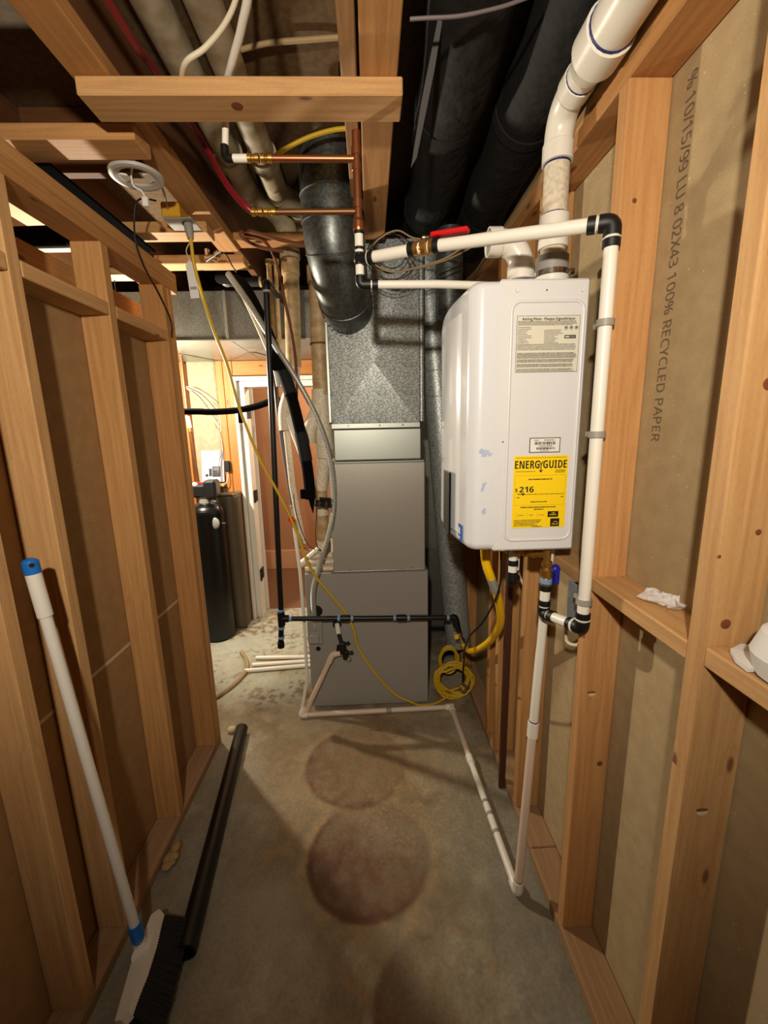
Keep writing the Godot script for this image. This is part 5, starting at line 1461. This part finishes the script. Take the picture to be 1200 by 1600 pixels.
	put("flange", mb().span(Vector3(-0.925, 2.2265, -1.90), Vector3(-0.919, 2.249, -1.33), 0.001), M.track, tk)
	# chrome clamp fitting on the frame
	var cl := thing("clamp_fitting", "shiny chrome clamp fitting under the frame behind the yellow box", "clamp", Vector3(-0.63, 2.2, -1.95))
	put("jaw", mb().box(Vector3(-0.645, 2.212, -1.95), Vector3(0.05, 0.016, 0.02), 0.003).box(Vector3(-0.655, 2.232, -1.945), Vector3(0.016, 0.03, 0.02), 0.003), M.chrome, cl)
	put("screw_rod", mb().tube(V([-0.66, 2.195, -1.94, -0.60, 2.236, -1.95]), 0.006, 10).lathe(Vector3(-0.622, 2.22, -1.946), Vector3(0.8, 0.55, 0), [Vector2(0, 0), Vector2(0.014, 0), Vector2(0.014, 0.018), Vector2(0, 0.018)], 8), M.chrome, cl)
	put("cord", mb().tube(curve(V([-0.60, 2.236, -1.95, -0.575, 2.22, -1.95, -0.56, 2.185, -1.96, -0.55, 2.17, -1.98]), 5), 0.003, 6), M.black, cl)
	var wb := thing("drop_wire", "black wire dropping over the left wall's top plate to the double stud", "wire", Vector3(-0.77, 2.0, -1.6))
	put("wire", mb().tube(curve(V([-0.70, 2.27, -1.62, -0.735, 2.24, -1.56, -0.765, 2.15, -1.58, -0.770, 2.08, -1.62, -0.768, 2.0, -1.72, -0.768, 1.93, -1.79, -0.770, 1.87, -1.785]), 6), 0.003, 7), M.black, wb)
	var w1 := thing("white_cable", "white cable arching from the ceiling to behind the front cross board", "cable", Vector3(-0.33, 2.3, -1.1))
	put("cable", mb().tube(curve(V([-0.225, 2.50, -1.10, -0.257, 2.408, -1.1, -0.289, 2.357, -1.1, -0.334, 2.316, -1.10, -0.385, 2.292, -1.11, -0.43, 2.292, -1.2]), 6), 0.0058, 10), M.cable_white, w1)
	var w2 := thing("tan_cable", "tan cable stapled across the subfloor above the drain pipes", "cable", Vector3(-0.2, 2.5, -1.3))
	put("cable", mb().tube(curve(V([-0.34, 2.500, -1.36, -0.242, 2.505, -1.34, -0.121, 2.507, -1.33, -0.05, 2.512, -1.33]), 6), 0.0065, 8), M.cable_tan, w2)
	var w3 := thing("grey_cable", "thin grey cable looping below the black ducts at top of view", "cable", Vector3(0.25, 2.31, -1.0))
	put("cable", mb().tube(curve(V([0.102, 2.291, -1.000, 0.133, 2.293, -1.000, 0.203, 2.297, -1.000, 0.279, 2.311, -1.000, 0.324, 2.324, -1.000, 0.368, 2.339, -1.000]), 6), 0.0035, 8), M.cable_grey, w3)
	var w4 := thing("black_wire", "thin black wire curling beside the long rail board", "wire", Vector3(-0.03, 2.38, -1.2))
	put("wire", mb().tube(curve(V([-0.046, 2.335, -1.235, -0.05, 2.385, -1.24, -0.03, 2.42, -1.24, -0.006, 2.435, -1.24]), 6), 0.003, 7), M.black, w4)
	# loops of thermostat wire by the copper riser
	var w5 := thing("wire_coil", "loose coil of thin brown wire beside the copper riser", "wire", Vector3(0.10, 2.16, -1.75))
	var lp := []
	for k in 96:
		var a := TAU * k / 24.0
		var e := floor(k / 24.0)
		lp.append(Vector3(0.10 + cos(a) * (0.058 + 0.012 * e), 2.155 + sin(a) * (0.062 + 0.006 * e) - 0.008 * e, -1.75 + 0.02 * sin(a * 0.5 + e)))
	put("loops", mb().tube(lp, 0.0022, 6), M.cable_brown, w5)
	var w6 := thing("wire_run", "tan wires running from the wire coil towards the intake elbow", "wire", Vector3(0.25, 2.12, -1.7))
	for q in [V([0.0, 2.12, -1.70, 0.049, 2.176, -1.70, 0.12, 2.207, -1.70, 0.19, 2.18, -1.70, 0.30, 2.14, -1.6, 0.42, 2.10, -1.45]), V([0.01, 2.13, -1.75, 0.072, 2.086, -1.75, 0.195, 2.096, -1.75, 0.318, 2.128, -1.75, 0.415, 2.171, -1.75, 0.50, 2.20, -1.75]), V([0.02, 2.11, -1.72, 0.10, 2.075, -1.72, 0.20, 2.085, -1.70, 0.30, 2.10, -1.65, 0.40, 2.15, -1.6])]:
		put("wire", mb().tube(curve(q, 6), 0.0032, 7), M.cable_tan, w6)
	var yc := thing("yellow_cable", "yellow cable arching across the round duct below the front cross board", "cable", Vector3(-0.13, 2.3, -1.6))
	put("cable", mb().tube(curve(V([-0.285, 2.39, -1.60, -0.265, 2.404, -1.60, -0.178, 2.442, -1.60, -0.093, 2.464, -1.60, -0.026, 2.469, -1.60, -0.008, 2.469, -1.60]), 6), 0.007, 8), M.yellow_cord, yc)
	var tb := thing("tan_strap", "looped tan strap lying along the cross board by the round duct", "strap", Vector3(-0.4, 2.27, -1.9))
	put("strap", mb().tube(curve(V([-0.25, 2.26, -1.95, -0.36, 2.275, -1.93, -0.47, 2.295, -1.90, -0.50, 2.275, -1.90, -0.44, 2.245, -1.92, -0.34, 2.235, -1.95]), 6), 0.007, 8), M.wood_brown, tb)

	# the heater's power cord and a hank of cable
	var pc := thing("black_cable", "thin black power cable hanging from the heater to the yellow hose", "cable", Vector3(0.30, 0.8, -1.15))
	put("cord", mb().tube(curve(V([0.385, 1.17, -1.22, 0.385, 1.123, -1.20, 0.383, 1.011, -1.20, 0.345, 0.90, -1.22, 0.318, 0.80, -1.30, 0.345, 0.62, -1.5, 0.40, 0.46, -1.74, 0.435, 0.40, -1.86, 0.46, 0.25, -2.0, 0.47, 0.13, -2.05]), 6), 0.0035, 8), M.black, pc)
	var eb := thing("wall_box", "grey electrical box on the stud below the heater's right side", "electrical box", Vector3(0.575, 1.0, -1.06))
	put("box", mb().span(Vector3(0.548, 0.955, -1.085), Vector3(0.612, 1.072, -0.9965), 0.004), M.grey_box, eb)
	put("cover", mb().span(Vector3(0.542, 0.950, -1.088), Vector3(0.5475, 1.077, -0.998), 0.002), M.grey_box, eb)
	var ec := thing("box_cable", "cream cable looping below the grey electrical box", "cable", Vector3(0.55, 0.92, -1.05))
	put("cable", mb().tube(curve(V([0.58, 0.96, -1.05, 0.575, 0.93, -1.05, 0.555, 0.905, -1.04, 0.54, 0.90, -1.07, 0.55, 0.93, -1.10, 0.56, 0.98, -1.12]), 6), 0.005, 8), M.cable_white, ec)
	var hk := thing("wall_cable", "cream cable end on the wall behind the heater's pipes", "cable", Vector3(0.55, 0.9, -1.42))
	put("cable", mb().tube(curve(V([0.55, 0.98, -1.50, 0.54, 0.955, -1.46, 0.545, 0.93, -1.42, 0.56, 0.91, -1.405]), 6), 0.005, 8), M.cable_white, hk)

# ---------------------------------------------------------------- things on the floor, plates and blocking
func build_floor_things():
	# push broom leaning on the left studs
	var t := thing("push_broom", "white push broom with blue ends and black bristles leaning on the left studs", "broom", Vector3(-0.665, 0, -0.90))
	var top := Vector3(-0.752, 1.236, -0.905)
	var bot := Vector3(-0.676, 0.155, -0.925)
	var d := (bot - top).normalized()
	put("handle", mb().tube([top + d * 0.03, bot + d * 0.02], 0.0125, 18), M.broom_white, t)
	put("grip", mb().tube([top + d * 0.028, top + d * 0.135], 0.0155, 18), M.broom_white, t)
	put("end_cap", mb().tube([top + d * 0.033, top + d * 0.006], 0.0162, 18).ball(top + d * 0.008, Vector3(0.0160, 0.010, 0.0160), 8), M.broom_blue, t, "blue end cap with a hanging hole")
	put("hang_hole", mb().lathe(top + d * 0.012 + Vector3(0.0112, 0.001, 0.0112), Vector3(1, 0, 1), [Vector2(0.005, 0), Vector2(0.005, 0.0012), Vector2(0, 0.0012)], 12), M.black, t)
	put("blue_collar", mb().tube([bot - d * 0.035, bot + d * 0.022], 0.0165, 18), M.broom_blue, t, "blue threaded collar")
	var hb := mb()
	hb.tube([bot + d * 0.015, bot + d * 0.06, Vector3(-0.662, 0.108, -0.905)], 0.0165, 16, true, false, 0.022)
	put("socket", hb, M.broom_white, t)
	var hd := mb()
	hd.x = Transform3D(Basis(Vector3.UP, deg_to_rad(7)) * Basis(Vector3.BACK, deg_to_rad(24)), Vector3(-0.655, 0.10, -0.895))
	hd.prism(PackedVector2Array([Vector2(-0.118, 0.010), Vector2(-0.110, 0.020), Vector2(-0.03, 0.024), Vector2(0.03, 0.024), Vector2(0.112, 0.020), Vector2(0.122, 0.006), Vector2(0.118, -0.012), Vector2(0.0, -0.024), Vector2(-0.112, -0.012)]), Vector3(0, 0.012, 0), Vector3(0, 0, 1), Vector3(1, 0, 0), Vector3(0, -0.026, 0))
	put("head", hd, M.broom_white, t)
	var br := mb()
	br.x = hd.x
	var r := RandomNumberGenerator.new()
	r.seed = 2
	br.box(Vector3(0.008, -0.045, 0.0), Vector3(0.036, 0.066, 0.215), 0.01)
	for i in 34:
		for k in 6:
			var p0 := Vector3(-0.012 + k * 0.0060, -0.010, -0.108 + i * 0.0065)
			var p1 := p0 + Vector3((k - 1.2) * 0.010 + r.randf_range(-0.003, 0.003), -0.080, (i - 17) * 0.0009 + r.randf_range(-0.004, 0.004))
			br.tube([p0, p1], 0.0046, 5, true, false, 0.0062)
	put("bristles", br, M.bristle, t).set_meta("kind", "stuff")

	# black pipe on the floor
	var p := thing("black_floor_pipe", "length of black plastic pipe lying on the concrete along the left wall", "pipe", Vector3(-0.62, 0, -1.4))
	var a := Vector3(-0.572, 0.030, -0.955)
	var b := Vector3(-0.686, 0.030, -1.885)
	put("pipe", mb().lathe(a, b - a, [Vector2(0.0245, 0.02), Vector2(0.0245, 0), Vector2(0.0295, 0.0), Vector2(0.0295, a.distance_to(b)), Vector2(0.0245, a.distance_to(b)), Vector2(0.0245, 0.02)], 26), mat(Color(0.03, 0.03, 0.03), 0.38), p)
	var yp := tag(put("foam_bit", mb().ball(Vector3(-0.742, 0.016, -1.90), Vector3(0.022, 0.016, 0.02), 7), M.gypsum), "small cream scrap beside the far end of the black floor pipe", "scrap")
	# foam crumb by the left plate
	var fc := mb()
	for k in 14:
		fc.ball(Vector3(-0.745 + r.randf_range(-0.018, 0.018), 0.016 + r.randf_range(-0.004, 0.012), -1.235 + r.randf_range(-0.055, 0.055)), Vector3(r.randf_range(0.010, 0.019), r.randf_range(0.008, 0.014), r.randf_range(0.012, 0.022)), 6)
	tag(put("foam_crumb", fc, M.foam_tan), "lumpy tan foam scrap on the floor beside the left bottom plate", "scrap")

	# white pipe lengths lying beside the furnace
	for k in 3:
		var q: Array = [[-0.80, -2.585, -0.36, -2.57], [-0.80, -2.50, -0.36, -2.525], [-0.83, -2.435, -0.36, -2.475]][k]
		tag(put("pipe_length", mb().lathe(Vector3(q[0], 0.0135, q[1]), Vector3(q[2] - q[0], 0, q[3] - q[1]), [Vector2(0.010, 0.01), Vector2(0.010, 0), Vector2(0.0134, 0), Vector2(0.0134, 0.44), Vector2(0.0, 0.44)], 14), M.pvc),
			["white plastic pipe length on the floor, farthest of three by the furnace", "white plastic pipe length on the floor, middle of three by the furnace", "white plastic pipe length on the floor, nearest of three by the furnace"][k], "pipe", "white pipe lengths on the floor")
	tag(put("floor_hose", mb().tube(curve(V([-1.10, 0.012, -2.02, -0.98, 0.012, -2.10, -0.907, 0.012, -2.197, -0.845, 0.012, -2.318, -0.825, 0.012, -2.454, -0.862, 0.014, -2.571, -0.92, 0.016, -2.66]), 6), 0.0125, 12), M.hose), "tan hose curving over the floor past the end of the left wall", "hose")
	# rusty strip standing by the right wall
	var s := thing("rusty_strip", "narrow rusty brown strip standing against the right wall below the heater", "strip", Vector3(0.512, 0, -1.49))
	put("bar", mb().span(Vector3(0.503, 0.0, -1.502), Vector3(0.5285, 1.16, -1.486), 0.002), mat(Color(0.30, 0.17, 0.10), 0.6, 0.1), s)
	# plastic bag scrap on the blocking
	var bg := mb()
	r.seed = 31
	for k in 3:
		var c := Vector3(0.580 + (k - 1) * 0.008, 1.144, -0.775 + (k - 1) * 0.022)
		var vs := []
		for i in 5:
			var row := []
			for q in 9:
				var an := PI / 2 * i / 4.0
				var bb := TAU * q / 9.0
				var w: float = r.randf_range(0.55, 1.25)
				row.append(c + Vector3(sin(an) * cos(bb) * 0.021, cos(an) * 0.020, sin(an) * sin(bb) * 0.023) * w)
			vs.append(row)
		for i in 4:
			for q in 9:
				var v0: Vector3 = vs[i][q]
				var v1: Vector3 = vs[i + 1][q]
				var v2: Vector3 = vs[i + 1][(q + 1) % 9]
				var v3: Vector3 = vs[i][(q + 1) % 9]
				for f in [[v0, v1, v2], [v0, v2, v3]]:
					var nn: Vector3 = (f[1] - f[0]).cross(f[2] - f[0]).normalized()
					if nn.dot(f[0] - c) < 0: nn = -nn
					bg.tri(f[0], f[1], f[2], nn, nn, nn)
	tag(put("plastic_bag", bg, M.bag), "crumpled clear plastic bag on the right wall's blocking", "bag")
	# white cap lying on the nearest blocking
	var cp := thing("fabric_hat", "white fabric hat lying on the nearest blocking of the right wall", "hat", Vector3(0.578, 1.145, -0.50))
	put("crown", mb().lathe(Vector3(0.585, 1.149, -0.500), Vector3.UP, [Vector2(0.052, 0), Vector2(0.060, 0.03), Vector2(0.050, 0.062), Vector2(0.03, 0.078), Vector2(0, 0.082)], 24), M.paper_white, cp)
	var bm := mb()
	var rim := [Vector2(0.05, -0.035), Vector2(0.046, -0.06), Vector2(0.03, -0.088), Vector2(0.0, -0.102), Vector2(-0.03, -0.088), Vector2(-0.046, -0.06), Vector2(-0.05, -0.035)]
	bm.prism(PackedVector2Array(rim), Vector3(0.580, 1.153, -0.490), Vector3.RIGHT, Vector3.BACK, Vector3(0, -0.006, 0))
	put("brim", bm, M.paper_white, cp)
